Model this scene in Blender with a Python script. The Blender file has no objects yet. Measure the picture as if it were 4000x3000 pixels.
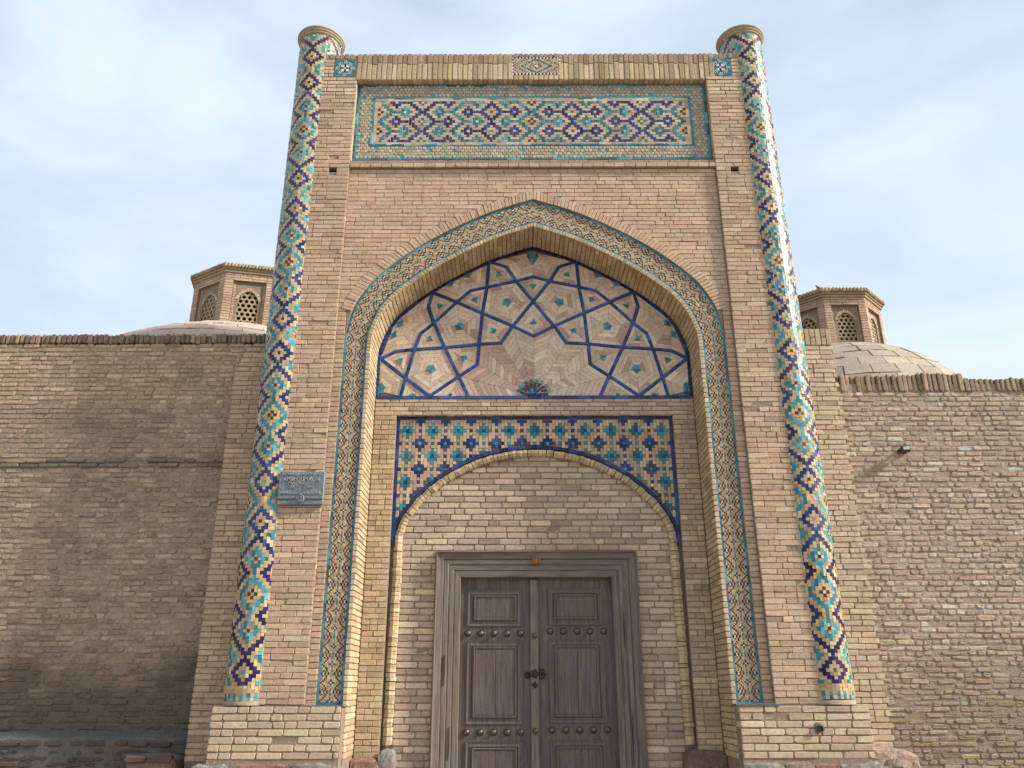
import bpy, math, random
import numpy as np
from mathutils import Matrix

SC = bpy.context.scene
COLL = SC.collection
RNG = np.random.default_rng(11)
random.seed(5)

# ------------------------------------------------------------------ camera
CAM_POS = np.array([-0.2915, -9.5, 1.6])
CAM_R = np.array([[0.9999974, 0.0015128, -0.0016917],
                  [0.0021180, -0.3544136, 0.9350863],
                  [-0.0008151, 0.9350875, 0.3544159]])      # right, up, forward
cam_d = bpy.data.cameras.new('camera')
cam_d.sensor_fit = 'HORIZONTAL'; cam_d.sensor_width = 36.0; cam_d.lens = 3110 / 4000 * 36.0
cam_d.clip_start = 0.1; cam_d.clip_end = 2000
cam = bpy.data.objects.new('camera', cam_d); COLL.objects.link(cam)
cam.matrix_world = Matrix(((CAM_R[0][0], CAM_R[1][0], -CAM_R[2][0], CAM_POS[0]),
                           (CAM_R[0][1], CAM_R[1][1], -CAM_R[2][1], CAM_POS[1]),
                           (CAM_R[0][2], CAM_R[1][2], -CAM_R[2][2], CAM_POS[2]), (0, 0, 0, 1)))
SC.camera = cam

# ------------------------------------------------------------------ light
SUN_DIR = np.array([3.9, -1.0, 2.45]); SUN_DIR = SUN_DIR / np.linalg.norm(SUN_DIR)   # towards the sun
SUN_EL = math.asin(SUN_DIR[2]); SUN_AZ = math.atan2(SUN_DIR[0], SUN_DIR[1])          # azimuth from +y, clockwise
world = bpy.data.worlds.new('World'); SC.world = world; world.use_nodes = True
nt = world.node_tree; nt.nodes.clear()
def N(tree, t, **kw):
    n = tree.nodes.new(t)
    for k, v in kw.items():
        setattr(n, k, v)
    return n
wo = N(nt, 'ShaderNodeOutputWorld'); bg = N(nt, 'ShaderNodeBackground'); bg.inputs[1].default_value = 0.125
sky = N(nt, 'ShaderNodeTexSky', sky_type='NISHITA'); sky.sun_disc = False
sky.sun_elevation = SUN_EL; sky.sun_rotation = SUN_AZ; sky.altitude = 200; sky.air_density = 1.0; sky.dust_density = 2.0; sky.ozone_density = 1.2
tc = N(nt, 'ShaderNodeTexCoord'); mp = N(nt, 'ShaderNodeMapping'); mp.inputs['Scale'].default_value = (1.0, 1.6, 3.0)
mp.inputs['Rotation'].default_value = (0.15, 0.25, 0.5)
no = N(nt, 'ShaderNodeTexNoise'); no.inputs['Scale'].default_value = 1.7; no.inputs['Detail'].default_value = 7; no.inputs['Roughness'].default_value = 0.52
no.inputs['Distortion'].default_value = 0.35
rp = N(nt, 'ShaderNodeValToRGB'); rp.color_ramp.elements[0].position = 0.34; rp.color_ramp.elements[1].position = 0.64
rp.color_ramp.elements[0].color = (0.52, 0.52, 0.52, 1); rp.color_ramp.elements[1].color = (0.97, 0.97, 0.97, 1)
mx = N(nt, 'ShaderNodeMixRGB'); mx.inputs[2].default_value = (4.2, 4.8, 5.5, 1)
nt.links.new(tc.outputs['Generated'], mp.inputs[0]); nt.links.new(mp.outputs[0], no.inputs['Vector'])
nt.links.new(no.outputs['Fac'], rp.inputs[0]); nt.links.new(rp.outputs[0], mx.inputs[0])
nt.links.new(sky.outputs[0], mx.inputs[1]); nt.links.new(mx.outputs[0], bg.inputs[0]); nt.links.new(bg.outputs[0], wo.inputs[0])

sun_d = bpy.data.lights.new('sun', 'SUN'); sun_d.energy = 4.5; sun_d.angle = math.radians(7); sun_d.color = (1.0, 0.945, 0.86)
sun = bpy.data.objects.new('sun', sun_d); COLL.objects.link(sun)
zc = SUN_DIR; xc = np.cross([0, 0, 1], zc); xc /= np.linalg.norm(xc); yc = np.cross(zc, xc)
sun.matrix_world = Matrix(((xc[0], yc[0], zc[0], 8), (xc[1], yc[1], zc[1], -8), (xc[2], yc[2], zc[2], 14), (0, 0, 0, 1)))

SC.view_settings.view_transform = 'Standard'; SC.view_settings.look = 'None'
SC.view_settings.gamma = 1.0; SC.view_settings.use_curve_mapping = False; SC.view_settings.exposure = 0.70
SC.cycles.max_bounces = 6; SC.cycles.diffuse_bounces = 4; SC.cycles.glossy_bounces = 3

# ------------------------------------------------------------------ materials
def s2l(r, g, b):
    return np.array([((c / 255) / 12.92 if c / 255 <= 0.04045 else ((c / 255 + 0.055) / 1.055) ** 2.4) for c in (r, g, b)])

def mat_base(name):
    m = bpy.data.materials.new(name); m.use_nodes = True
    t = m.node_tree; p = t.nodes['Principled BSDF']
    return m, t, p

def brick_mat(name, rough=0.9, grain=0.30, dirt=0.35, dirt_col=(0.09, 0.065, 0.048), bump=0.5, use_col=True, base=None, dirt_scale=1.1, lowdirt=None, streak=0.0):
    """fired clay: piece colour x grain, with weather stains that have a shape of their own"""
    m, t, p = mat_base(name); L = t.links.new
    geo = N(t, 'ShaderNodeNewGeometry')
    if use_col:
        a = N(t, 'ShaderNodeAttribute', attribute_name='Col'); src = a.outputs['Color']
    else:
        a = N(t, 'ShaderNodeRGB'); a.outputs[0].default_value = (*base, 1); src = a.outputs[0]
    n1 = N(t, 'ShaderNodeTexNoise'); n1.inputs['Scale'].default_value = 26; n1.inputs['Detail'].default_value = 6; n1.inputs['Roughness'].default_value = 0.65
    L(geo.outputs['Position'], n1.inputs['Vector'])
    r1 = N(t, 'ShaderNodeMapRange'); r1.inputs['From Min'].default_value = 0.28; r1.inputs['From Max'].default_value = 0.72
    r1.inputs['To Min'].default_value = 1 - grain; r1.inputs['To Max'].default_value = 1 + grain * 0.75
    L(n1.outputs['Fac'], r1.inputs['Value'])
    mul = N(t, 'ShaderNodeMixRGB', blend_type='MULTIPLY'); mul.inputs[0].default_value = 1
    L(src, mul.inputs[1]); L(r1.outputs[0], mul.inputs[2])
    n2 = N(t, 'ShaderNodeTexNoise'); n2.inputs['Scale'].default_value = dirt_scale; n2.inputs['Detail'].default_value = 8; n2.inputs['Roughness'].default_value = 0.62
    mpn = N(t, 'ShaderNodeMapping'); mpn.inputs['Scale'].default_value = (1, 1, 1.7)
    L(geo.outputs['Position'], mpn.inputs[0]); L(mpn.outputs[0], n2.inputs['Vector'])
    r2 = N(t, 'ShaderNodeMapRange'); r2.inputs['From Min'].default_value = 0.50; r2.inputs['From Max'].default_value = 0.74
    r2.inputs['To Min'].default_value = 0; r2.inputs['To Max'].default_value = dirt
    L(n2.outputs['Fac'], r2.inputs['Value'])
    fac = r2.outputs[0]
    if streak:
        n5 = N(t, 'ShaderNodeTexNoise'); n5.inputs['Scale'].default_value = 1.0; n5.inputs['Detail'].default_value = 7; n5.inputs['Roughness'].default_value = 0.6
        m5 = N(t, 'ShaderNodeMapping'); m5.inputs['Scale'].default_value = (5.5, 5.5, 0.32); L(geo.outputs['Position'], m5.inputs[0]); L(m5.outputs[0], n5.inputs['Vector'])
        r5 = N(t, 'ShaderNodeMapRange'); r5.inputs['From Min'].default_value = 0.54; r5.inputs['From Max'].default_value = 0.74; r5.inputs['To Max'].default_value = streak
        L(n5.outputs['Fac'], r5.inputs['Value'])
        mx5 = N(t, 'ShaderNodeMath', operation='MAXIMUM'); L(fac, mx5.inputs[0]); L(r5.outputs[0], mx5.inputs[1]); fac = mx5.outputs[0]
        n6 = N(t, 'ShaderNodeTexNoise'); n6.inputs['Scale'].default_value = 2.3; n6.inputs['Detail'].default_value = 9; n6.inputs['Roughness'].default_value = 0.68
        L(geo.outputs['Position'], n6.inputs['Vector'])
        r6 = N(t, 'ShaderNodeMapRange'); r6.inputs['From Min'].default_value = 0.58; r6.inputs['From Max'].default_value = 0.76; r6.inputs['To Max'].default_value = 0.35
        L(n6.outputs['Fac'], r6.inputs['Value'])
        mx6 = N(t, 'ShaderNodeMixRGB'); L(r6.outputs[0], mx6.inputs[0]); L(mul.outputs[0], mx6.inputs[1]); mx6.inputs[2].default_value = (0.56, 0.47, 0.38, 1); mul = mx6
    if lowdirt:                               # rising damp: (z where it ends, softness, strength)
        z1, sft, stg = lowdirt
        sep = N(t, 'ShaderNodeSeparateXYZ'); L(geo.outputs['Position'], sep.inputs[0])
        n4 = N(t, 'ShaderNodeTexNoise'); n4.inputs['Scale'].default_value = 1.6; n4.inputs['Detail'].default_value = 6
        L(geo.outputs['Position'], n4.inputs['Vector'])
        ma = N(t, 'ShaderNodeMath', operation='MULTIPLY_ADD'); ma.inputs[1].default_value = 1.5; L(n4.outputs['Fac'], ma.inputs[0]); L(sep.outputs['Z'], ma.inputs[2])
        r4 = N(t, 'ShaderNodeMapRange'); r4.inputs['From Min'].default_value = z1 + 0.75; r4.inputs['From Max'].default_value = z1 + 0.75 + sft
        r4.inputs['To Min'].default_value = stg; r4.inputs['To Max'].default_value = 0
        L(ma.outputs[0], r4.inputs['Value'])
        mxx = N(t, 'ShaderNodeMath', operation='MAXIMUM'); L(fac, mxx.inputs[0]); L(r4.outputs[0], mxx.inputs[1]); fac = mxx.outputs[0]
    mixd = N(t, 'ShaderNodeMixRGB'); L(fac, mixd.inputs[0]); L(mul.outputs[0], mixd.inputs[1]); mixd.inputs[2].default_value = (*dirt_col, 1)
    L(mixd.outputs[0], p.inputs['Base Color']); p.inputs['Roughness'].default_value = rough
    p.inputs['Specular IOR Level'].default_value = 0.25
    n3 = N(t, 'ShaderNodeTexNoise'); n3.inputs['Scale'].default_value = 75; n3.inputs['Detail'].default_value = 5; n3.inputs['Roughness'].default_value = 0.7
    L(geo.outputs['Position'], n3.inputs['Vector'])
    add = N(t, 'ShaderNodeMath', operation='ADD'); L(n3.outputs['Fac'], add.inputs[0]); L(n1.outputs['Fac'], add.inputs[1])
    b = N(t, 'ShaderNodeBump'); b.inputs['Strength'].default_value = bump; b.inputs['Distance'].default_value = 0.012
    L(add.outputs[0], b.inputs['Height']); L(b.outputs[0], p.inputs['Normal'])
    return m

def glaze_mat(name, rough=0.22, dull=0.5):
    m, t, p = mat_base(name); L = t.links.new
    geo = N(t, 'ShaderNodeNewGeometry'); a = N(t, 'ShaderNodeAttribute', attribute_name='Col')
    n1 = N(t, 'ShaderNodeTexNoise'); n1.inputs['Scale'].default_value = 30; n1.inputs['Detail'].default_value = 5
    L(geo.outputs['Position'], n1.inputs['Vector'])
    r1 = N(t, 'ShaderNodeMapRange'); r1.inputs['From Min'].default_value = 0.3; r1.inputs['From Max'].default_value = 0.7
    r1.inputs['To Min'].default_value = 0.75; r1.inputs['To Max'].default_value = 1.2; L(n1.outputs['Fac'], r1.inputs['Value'])
    mul = N(t, 'ShaderNodeMixRGB', blend_type='MULTIPLY'); mul.inputs[0].default_value = 1
    L(a.outputs['Color'], mul.inputs[1]); L(r1.outputs[0], mul.inputs[2])
    # dust film
    n2 = N(t, 'ShaderNodeTexNoise'); n2.inputs['Scale'].default_value = 4; n2.inputs['Detail'].default_value = 8; n2.inputs['Roughness'].default_value = 0.7
    L(geo.outputs['Position'], n2.inputs['Vector'])
    r2 = N(t, 'ShaderNodeMapRange'); r2.inputs['From Min'].default_value = 0.46; r2.inputs['From Max'].default_value = 0.75; r2.inputs['To Max'].default_value = dull
    L(n2.outputs['Fac'], r2.inputs['Value'])
    mixd = N(t, 'ShaderNodeMixRGB'); L(r2.outputs[0], mixd.inputs[0]); L(mul.outputs[0], mixd.inputs[1]); mixd.inputs[2].default_value = (0.30, 0.22, 0.15, 1)
    L(mixd.outputs[0], p.inputs['Base Color'])
    ma = N(t, 'ShaderNodeMath', operation='MULTIPLY_ADD'); ma.inputs[1].default_value = 0.8; ma.inputs[2].default_value = rough
    L(r2.outputs[0], ma.inputs[0]); L(ma.outputs[0], p.inputs['Roughness'])
    p.inputs['Specular IOR Level'].default_value = 0.28
    b = N(t, 'ShaderNodeBump'); b.inputs['Strength'].default_value = 0.3; b.inputs['Distance'].default_value = 0.008
    L(n1.outputs['Fac'], b.inputs['Height']); L(b.outputs[0], p.inputs['Normal'])
    return m

def wood_mat(name, base, carve=False, rough=0.85, grain_axis='Z'):
    m, t, p = mat_base(name); L = t.links.new
    geo = N(t, 'ShaderNodeNewGeometry'); mpn = N(t, 'ShaderNodeMapping')
    mpn.inputs['Scale'].default_value = (38, 38, 2.2) if grain_axis == 'Z' else (2.2, 38, 38)
    n1 = N(t, 'ShaderNodeTexNoise'); n1.inputs['Scale'].default_value = 1.0; n1.inputs['Detail'].default_value = 8; n1.inputs['Roughness'].default_value = 0.7
    L(geo.outputs['Position'], mpn.inputs[0]); L(mpn.outputs[0], n1.inputs['Vector'])
    cr = N(t, 'ShaderNodeValToRGB'); cr.color_ramp.elements[0].position = 0.3; cr.color_ramp.elements[1].position = 0.72
    b = np.array(base); cr.color_ramp.elements[0].color = (*(b * 0.45), 1); cr.color_ramp.elements[1].color = (*(b * 1.35), 1)
    L(n1.outputs['Fac'], cr.inputs[0])
    n2 = N(t, 'ShaderNodeTexNoise'); n2.inputs['Scale'].default_value = 2.5; n2.inputs['Detail'].default_value = 6; L(geo.outputs['Position'], n2.inputs['Vector'])
    r2 = N(t, 'ShaderNodeMapRange'); r2.inputs['From Min'].default_value = 0.5; r2.inputs['From Max'].default_value = 0.75; r2.inputs['To Max'].default_value = 0.6
    L(n2.outputs['Fac'], r2.inputs['Value'])
    mixd = N(t, 'ShaderNodeMixRGB'); L(r2.outputs[0], mixd.inputs[0]); L(cr.outputs[0], mixd.inputs[1]); mixd.inputs[2].default_value = (*(b * np.array([1.10, 0.85, 0.72])), 1)
    L(mixd.outputs[0], p.inputs['Base Color']); p.inputs['Roughness'].default_value = rough; p.inputs['Specular IOR Level'].default_value = 0.3
    bp = N(t, 'ShaderNodeBump'); bp.inputs['Strength'].default_value = 0.6; bp.inputs['Distance'].default_value = 0.006
    L(n1.outputs['Fac'], bp.inputs['Height'])
    if carve:
        v = N(t, 'ShaderNodeTexVoronoi'); v.feature = 'DISTANCE_TO_EDGE'; v.inputs['Scale'].default_value = 42
        L(geo.outputs['Position'], v.inputs['Vector'])
        rr = N(t, 'ShaderNodeMapRange'); rr.inputs['From Max'].default_value = 0.14; L(v.outputs['Distance'], rr.inputs['Value'])
        b2 = N(t, 'ShaderNodeBump'); b2.inputs['Strength'].default_value = 0.5; b2.inputs['Distance'].default_value = 0.005
        L(rr.outputs[0], b2.inputs['Height']); L(bp.outputs[0], b2.inputs['Normal']); L(b2.outputs[0], p.inputs['Normal'])
    else:
        L(bp.outputs[0], p.inputs['Normal'])
    return m

def metal_mat(name, col, rough=0.45, metallic=1.0):
    m, t, p = mat_base(name); L = t.links.new
    geo = N(t, 'ShaderNodeNewGeometry'); n1 = N(t, 'ShaderNodeTexNoise'); n1.inputs['Scale'].default_value = 35; n1.inputs['Detail'].default_value = 6
    L(geo.outputs['Position'], n1.inputs['Vector'])
    cr = N(t, 'ShaderNodeValToRGB'); c = np.array(col); cr.color_ramp.elements[0].position = 0.3; cr.color_ramp.elements[1].position = 0.7
    cr.color_ramp.elements[0].color = (*(c * 0.65), 1); cr.color_ramp.elements[1].color = (*(c * 1.2), 1)
    L(n1.outputs['Fac'], cr.inputs[0]); L(cr.outputs[0], p.inputs['Base Color'])
    p.inputs['Metallic'].default_value = metallic; p.inputs['Roughness'].default_value = rough
    b = N(t, 'ShaderNodeBump'); b.inputs['Strength'].default_value = 0.2; b.inputs['Distance'].default_value = 0.004
    L(n1.outputs['Fac'], b.inputs['Height']); L(b.outputs[0], p.inputs['Normal'])
    return m

M_BRICK = brick_mat('fired_brick', dirt=0.24, grain=0.22, bump=0.4, streak=0.22)
M_OLD = brick_mat('old_brick', streak=0.30, grain=0.38, dirt=0.38, bump=0.9, dirt_scale=0.9, lowdirt=(1.55, 0.75, 0.80), dirt_col=(0.075, 0.056, 0.043))
M_OLD2 = brick_mat('old_brick_dry', streak=0.25, grain=0.38, dirt=0.30, bump=0.9, dirt_scale=0.9, lowdirt=(1.35, 0.9, 0.42), dirt_col=(0.13, 0.095, 0.07))
M_OLDMORTAR2 = brick_mat('old_mortar_dry', use_col=False, base=(0.335, 0.265, 0.205), bump=0.8, dirt=0.4, lowdirt=(1.35, 0.9, 0.40), dirt_col=(0.13, 0.095, 0.07))
M_MORTAR = brick_mat('mortar', use_col=False, base=(0.27, 0.195, 0.14), bump=0.6, dirt=0.3)
M_OLDMORTAR = brick_mat('old_mortar', use_col=False, base=(0.35, 0.265, 0.195), bump=0.8, dirt=0.35, lowdirt=(1.55, 0.75, 0.75))
M_MOSAIC = brick_mat('mosaic_bed', use_col=False, base=(0.27, 0.20, 0.13), bump=0.4, dirt=0.3)
M_GREENBED = brick_mat('glazed_bed', use_col=False, base=(0.10, 0.25, 0.26), bump=0.5, dirt=0.75, dirt_scale=2.2, dirt_col=(0.24, 0.19, 0.13))
M_GLAZE = glaze_mat('glazed_tile', rough=0.34, dull=0.22)
M_COLGLAZE = glaze_mat('column_glaze', rough=0.30, dull=0.20)
M_STONE = brick_mat('rough_stone', grain=0.45, bump=1.2, dirt=0.6, dirt_scale=3.0, dirt_col=(0.16, 0.075, 0.05))
M_PLASTER = brick_mat('weathered_plaster', use_col=False, base=(0.15, 0.138, 0.125), bump=1.0, dirt=0.6, dirt_scale=2.2)
M_GROUND = brick_mat('ground_paving', use_col=False, base=(0.33, 0.27, 0.21), bump=0.6, dirt=0.3)
M_WOOD = wood_mat('weathered_wood', (0.175, 0.145, 0.122))
M_WOODX = wood_mat('weathered_wood_head', (0.175, 0.145, 0.122), grain_axis='X')
M_PANEL = wood_mat('carved_wood', (0.148, 0.122, 0.106), carve=True)
M_LEAFWOOD = wood_mat('door_wood', (0.135, 0.110, 0.095))
M_KNOB = metal_mat('dark_bronze', (0.16, 0.125, 0.095), 0.5)
M_IRON = metal_mat('dark_iron', (0.06, 0.05, 0.045), 0.6)
M_PLAQUE = metal_mat('grey_cast_metal', (0.165, 0.195, 0.21), 0.5, 0.3)
M_LETTER = metal_mat('worn_letter_metal', (0.34, 0.36, 0.36), 0.45, 0.3)
M_BLACK = metal_mat('black_plastic', (0.02, 0.02, 0.022), 0.4, 0.0)
M_GLASS = metal_mat('lamp_glass', (0.75, 0.80, 0.82), 0.08, 0.0)
M_GREY = metal_mat('grey_feather', (0.13, 0.13, 0.15), 0.8, 0.0)
M_DOME = brick_mat('dome_clay', grain=0.30, dirt=0.30, bump=0.7)
M_DOMEBED = brick_mat('dome_mortar', use_col=False, base=(0.40, 0.315, 0.245), dirt=0.3)
M_CAP = brick_mat('capital_plaster', use_col=False, base=(0.36, 0.29, 0.19), bump=0.2, dirt=0.25)

# ------------------------------------------------------------------ object helpers
def tag(o, label=None, cat=None, group=None, kind=None):
    if label: o['label'] = label
    if cat: o['category'] = cat
    if group: o['group'] = group
    if kind or cat: o['kind'] = kind or 'thing'
    return o

def empty(name, loc):
    o = bpy.data.objects.new(name, None); COLL.objects.link(o); o.location = loc
    return o

def rel(parent):
    """world offset of a parent chain made of un-rotated empties and meshes"""
    off = np.zeros(3)
    while parent is not None:
        off += np.array(parent.location); parent = parent.parent
    return off

def mesh_obj(name, V, F, mat, parent=None, col=None, smooth=False, kind=None):
    V = np.asarray(V, float)
    if parent is not None: V = V - rel(parent)
    me = bpy.data.meshes.new(name)
    if isinstance(F, tuple):                  # (flat loop indices, loop totals)
        li, tot = F
        me.vertices.add(len(V)); me.vertices.foreach_set('co', V.astype(np.float32).ravel())
        me.loops.add(len(li)); me.loops.foreach_set('vertex_index', li.astype(np.int32))
        me.polygons.add(len(tot)); st = np.concatenate(([0], np.cumsum(tot)[:-1]))
        me.polygons.foreach_set('loop_start', st.astype(np.int32)); me.polygons.foreach_set('loop_total', tot.astype(np.int32))
        me.update(calc_edges=True)
    else:
        me.from_pydata(V.tolist(), [], F)
    if col is not None:
        ca = me.color_attributes.new('Col', 'FLOAT_COLOR', 'POINT')
        c = np.ones((len(V), 4), np.float32); c[:, :3] = col
        ca.data.foreach_set('color', c.ravel())
    me.polygons.foreach_set('use_smooth', np.full(len(me.polygons), bool(smooth)))
    me.materials.append(mat)
    o = bpy.data.objects.new(name, me); COLL.objects.link(o)
    if parent is not None: o.parent = parent
    if kind: o['kind'] = kind
    return o

def box_vf(x0, x1, y0, y1, z0, z1):
    V = [(x0, y0, z0), (x1, y0, z0), (x1, y1, z0), (x0, y1, z0), (x0, y0, z1), (x1, y0, z1), (x1, y1, z1), (x0, y1, z1)]
    F = [(0, 3, 2, 1), (4, 5, 6, 7), (0, 1, 5, 4), (1, 2, 6, 5), (2, 3, 7, 6), (3, 0, 4, 7)]
    return V, F

def merge(parts):
    V, F = [], []
    for v, f in parts:
        n = len(V); V += [tuple(p) for p in v]; F += [tuple(i + n for i in q) for q in f]
    return V, F

def bevel_box(x0, x1, y0, y1, z0, z1, b=0.01):
    """box whose -y (front) edges are chamfered"""
    V = [(x0 + b, y0, z0 + b), (x1 - b, y0, z0 + b), (x1 - b, y0, z1 - b), (x0 + b, y0, z1 - b),
         (x0, y0 + b, z0), (x1, y0 + b, z0), (x1, y0 + b, z1), (x0, y0 + b, z1),
         (x0, y1, z0), (x1, y1, z0), (x1, y1, z1), (x0, y1, z1)]
    F = [(0, 1, 2, 3)]
    for k in range(2):
        for i in range(4):
            a, c = k * 4 + i, k * 4 + (i + 1) % 4
            F.append((a, a + 4, c + 4, c))
    F.append((11, 10, 9, 8))
    return V, F

def project(P):
    v = (P - CAM_POS) @ CAM_R.T
    z = np.maximum(v[..., 2], 0.05)
    return np.stack([512 + 1024 * 3110 / 4000 * v[..., 0] / z, 384 - 1024 * 3110 / 4000 * v[..., 1] / z], -1)

class Pieces:
    """many alike pieces: V (N,k,3), one face template, a colour each"""
    def __init__(self, V, F, C):
        self.V, self.F, self.C = V, F, C
    @staticmethod
    def cat(lst):
        lst = [p for p in lst if len(p.V)]
        return Pieces(np.concatenate([p.V for p in lst]), lst[0].F, np.concatenate([p.C for p in lst]))
    def emit(self, name, mat, parent, nmax=300, rest=None, mn=0.0, hide=None):
        nmax = min(nmax, len(self.V))
        P = project(self.V); lo = P.min(1); hi = P.max(1)
        area = np.prod(hi - lo, -1); c = (lo + hi) / 2
        inside = (lo[:, 0] > 2) & (hi[:, 0] < 1022) & (lo[:, 1] > 2) & (hi[:, 1] < 766)
        score = np.where(inside, area, area * 1e-4)
        if hide is not None: score = np.where(hide(self.V.mean(1)), score * 1e-4, score)
        order = np.argsort(-score); k = self.V.shape[1]
        tot = np.array([len(f) for f in self.F]); li = np.array([i for f in self.F for i in f])
        for i in order[:nmax]:
            mesh_obj(name, self.V[i], (li, tot), mat, parent, np.repeat(self.C[i][None], k, 0))
        r = order[nmax:]
        if len(r):
            LI = (li[None] + (np.arange(len(r)) * k)[:, None]).ravel()
            mesh_obj(rest or (name + '_work'), self.V[r].reshape(-1, 3), (LI, np.tile(tot, len(r))), mat, parent,
                     np.repeat(self.C[r], k, 0), kind='stuff')

OCT_F = [tuple(range(8))] + [(i, i + 8, (i + 1) % 8 + 8, (i + 1) % 8) for i in range(8)] + [(i + 8, i + 16, (i + 1) % 8 + 16, (i + 1) % 8 + 8) for i in range(8)]
QUAD_F = [(0, 1, 2, 3)] + [(i, i + 4, (i + 1) % 4 + 4, (i + 1) % 4) for i in range(4)] + [(i + 4, i + 8, (i + 1) % 4 + 8, (i + 1) % 4 + 4) for i in range(4)]
BOX_F = [(0, 1, 2, 3)] + [(i, i + 4, (i + 1) % 4 + 4, (i + 1) % 4) for i in range(4)]

def vecs(a, n):
    a = np.asarray(a, float)
    return np.broadcast_to(a, (n, 3)) if a.ndim == 1 else a

def bricks(O, U, V, Nn, w, h, C, cut=0.006, bev=0.0028, depth=0.035, jit=0.002, lift=0.0018, tilt=0.0):
    """worn bricks: O front centre, U width axis, V height axis, Nn outward normal"""
    n = len(O); O = np.asarray(O, float); U, V, Nn = vecs(U, n), vecs(V, n), vecs(Nn, n)
    w = np.broadcast_to(w, n)[:, None] / 2; h = np.broadcast_to(h, n)[:, None] / 2
    c = np.minimum(np.minimum(cut * RNG.uniform(0.3, 1.7, (n, 4)), w * 0.6), h * 0.6)
    c0, c1, c2, c3 = [c[:, i:i + 1] for i in range(4)]
    X = np.concatenate([-w + c0, w - c1, w, w, w - c2, -w + c3, -w, -w], 1)
    Z = np.concatenate([-h, -h, -h + c1, h - c2, h, h, h - c3, -h + c0], 1)
    X = X + RNG.normal(0, jit, X.shape); Z = Z + RNG.normal(0, jit * 0.7, Z.shape)
    b = bev * RNG.uniform(0.6, 1.5, (n, 1))
    Xi = X * (1 - b / np.maximum(w, 0.02)); Zi = Z * (1 - b / np.maximum(h, 0.02))
    lf = RNG.normal(0, lift, (n, 1)); tx = RNG.normal(0, tilt, (n, 1)); tz = RNG.normal(0, tilt, (n, 1))
    D0 = lf + tx * Xi + tz * Zi + RNG.normal(0, jit * 0.35, Xi.shape); D1 = D0 - b; D2 = np.full_like(D0, -depth)
    def pos(a, bb, d):
        return O[:, None] + a[..., None] * U[:, None] + bb[..., None] * V[:, None] + d[..., None] * Nn[:, None]
    return Pieces(np.concatenate([pos(Xi, Zi, D0), pos(X, Z, D1), pos(X, Z, D2)], 1), OCT_F, np.asarray(C, float))

def quads(Q, org, U, V, Nn, C, bev=0.003, depth=0.02, lift=0.0015, tilt=0.0, gap=0.0015):
    """flat four-cornered pieces: Q (N,4,2) in the plane (org; U, V), anticlockwise seen from outside"""
    n = len(Q); Q = np.asarray(Q, float); U, V, Nn, org = vecs(U, n), vecs(V, n), vecs(Nn, n), vecs(org, n)
    e = np.roll(Q, -1, 1) - Q; L = np.maximum(np.linalg.norm(e, axis=-1, keepdims=True), 1e-6)
    nin = np.stack([-e[..., 1], e[..., 0]], -1) / L                      # inward normals (ccw)
    def inset(d):
        n0 = np.roll(nin, 1, 1); s = n0 + nin
        den = np.maximum(1 + (n0 * nin).sum(-1, keepdims=True), 0.35)
        return Q + d * s / den
    A = inset(gap + bev); B = inset(gap)
    cen = Q.mean(1, keepdims=True)
    lf = RNG.normal(0, lift, (n, 1)); tx = RNG.normal(0, tilt, (n, 1)); tz = RNG.normal(0, tilt, (n, 1))
    d0 = lf + tx * (A - cen)[..., 0] + tz * (A - cen)[..., 1]
    def pos(q, d):
        return org[:, None] + q[..., :1] * U[:, None] + q[..., 1:] * V[:, None] + d[..., None] * Nn[:, None]
    return Pieces(np.concatenate([pos(A, d0), pos(B, d0 - bev), pos(B, np.full_like(d0, -depth))], 1), QUAD_F, np.asarray(C, float))

def vary(base, n, s=0.10, hue=0.04):
    base = np.asarray(base, float)
    k = np.exp(RNG.normal(0, s, (n, 1))); hs = np.exp(RNG.normal(0, hue, (n, 3)))
    return np.clip(base * k * hs, 0.002, 0.85)

def brick_cols(bases, weights, n, s=0.10):
    idx = RNG.choice(len(bases), n, p=np.array(weights) / sum(weights))
    return vary(np.array(bases)[idx], n, s * 0.75, 0.02)

PIER = ([(0.46, 0.322, 0.213), (0.485, 0.35, 0.24), (0.43, 0.295, 0.198)], [5, 3, 1.5])
FIELD = ([(0.49, 0.34, 0.23), (0.515, 0.37, 0.258), (0.46, 0.315, 0.215)], [5, 3, 1])
PLINTH = ([(0.51, 0.385, 0.26), (0.54, 0.42, 0.295), (0.46, 0.325, 0.225)], [5, 3, 2])
BACK = ([(0.44, 0.33, 0.225), (0.50, 0.385, 0.25), (0.40, 0.285, 0.20)], [5, 3, 2])
INFILL = ([(0.45, 0.345, 0.255), (0.51, 0.39, 0.27), (0.37, 0.27, 0.20), (0.56, 0.45, 0.31)], [5, 3, 2.5, 0.7])
OLDL = ([(0.40, 0.292, 0.21), (0.365, 0.265, 0.195), (0.435, 0.325, 0.226)], [5, 4, 2])
OLDL_SUNLIT = ([(0.49, 0.355, 0.238), (0.45, 0.32, 0.212), (0.52, 0.39, 0.256)], [5, 3, 2])  # upper left wall: sunlit zone put into paler, warmer brick colours
OLDR = ([(0.43, 0.328, 0.238), (0.385, 0.29, 0.215), (0.48, 0.39, 0.278), (0.44, 0.306, 0.225)], [5, 3, 2, 2])
LIGHT_Y = ([(0.46, 0.345, 0.20), (0.50, 0.39, 0.245), (0.40, 0.29, 0.18)], [4, 2, 2])

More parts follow.
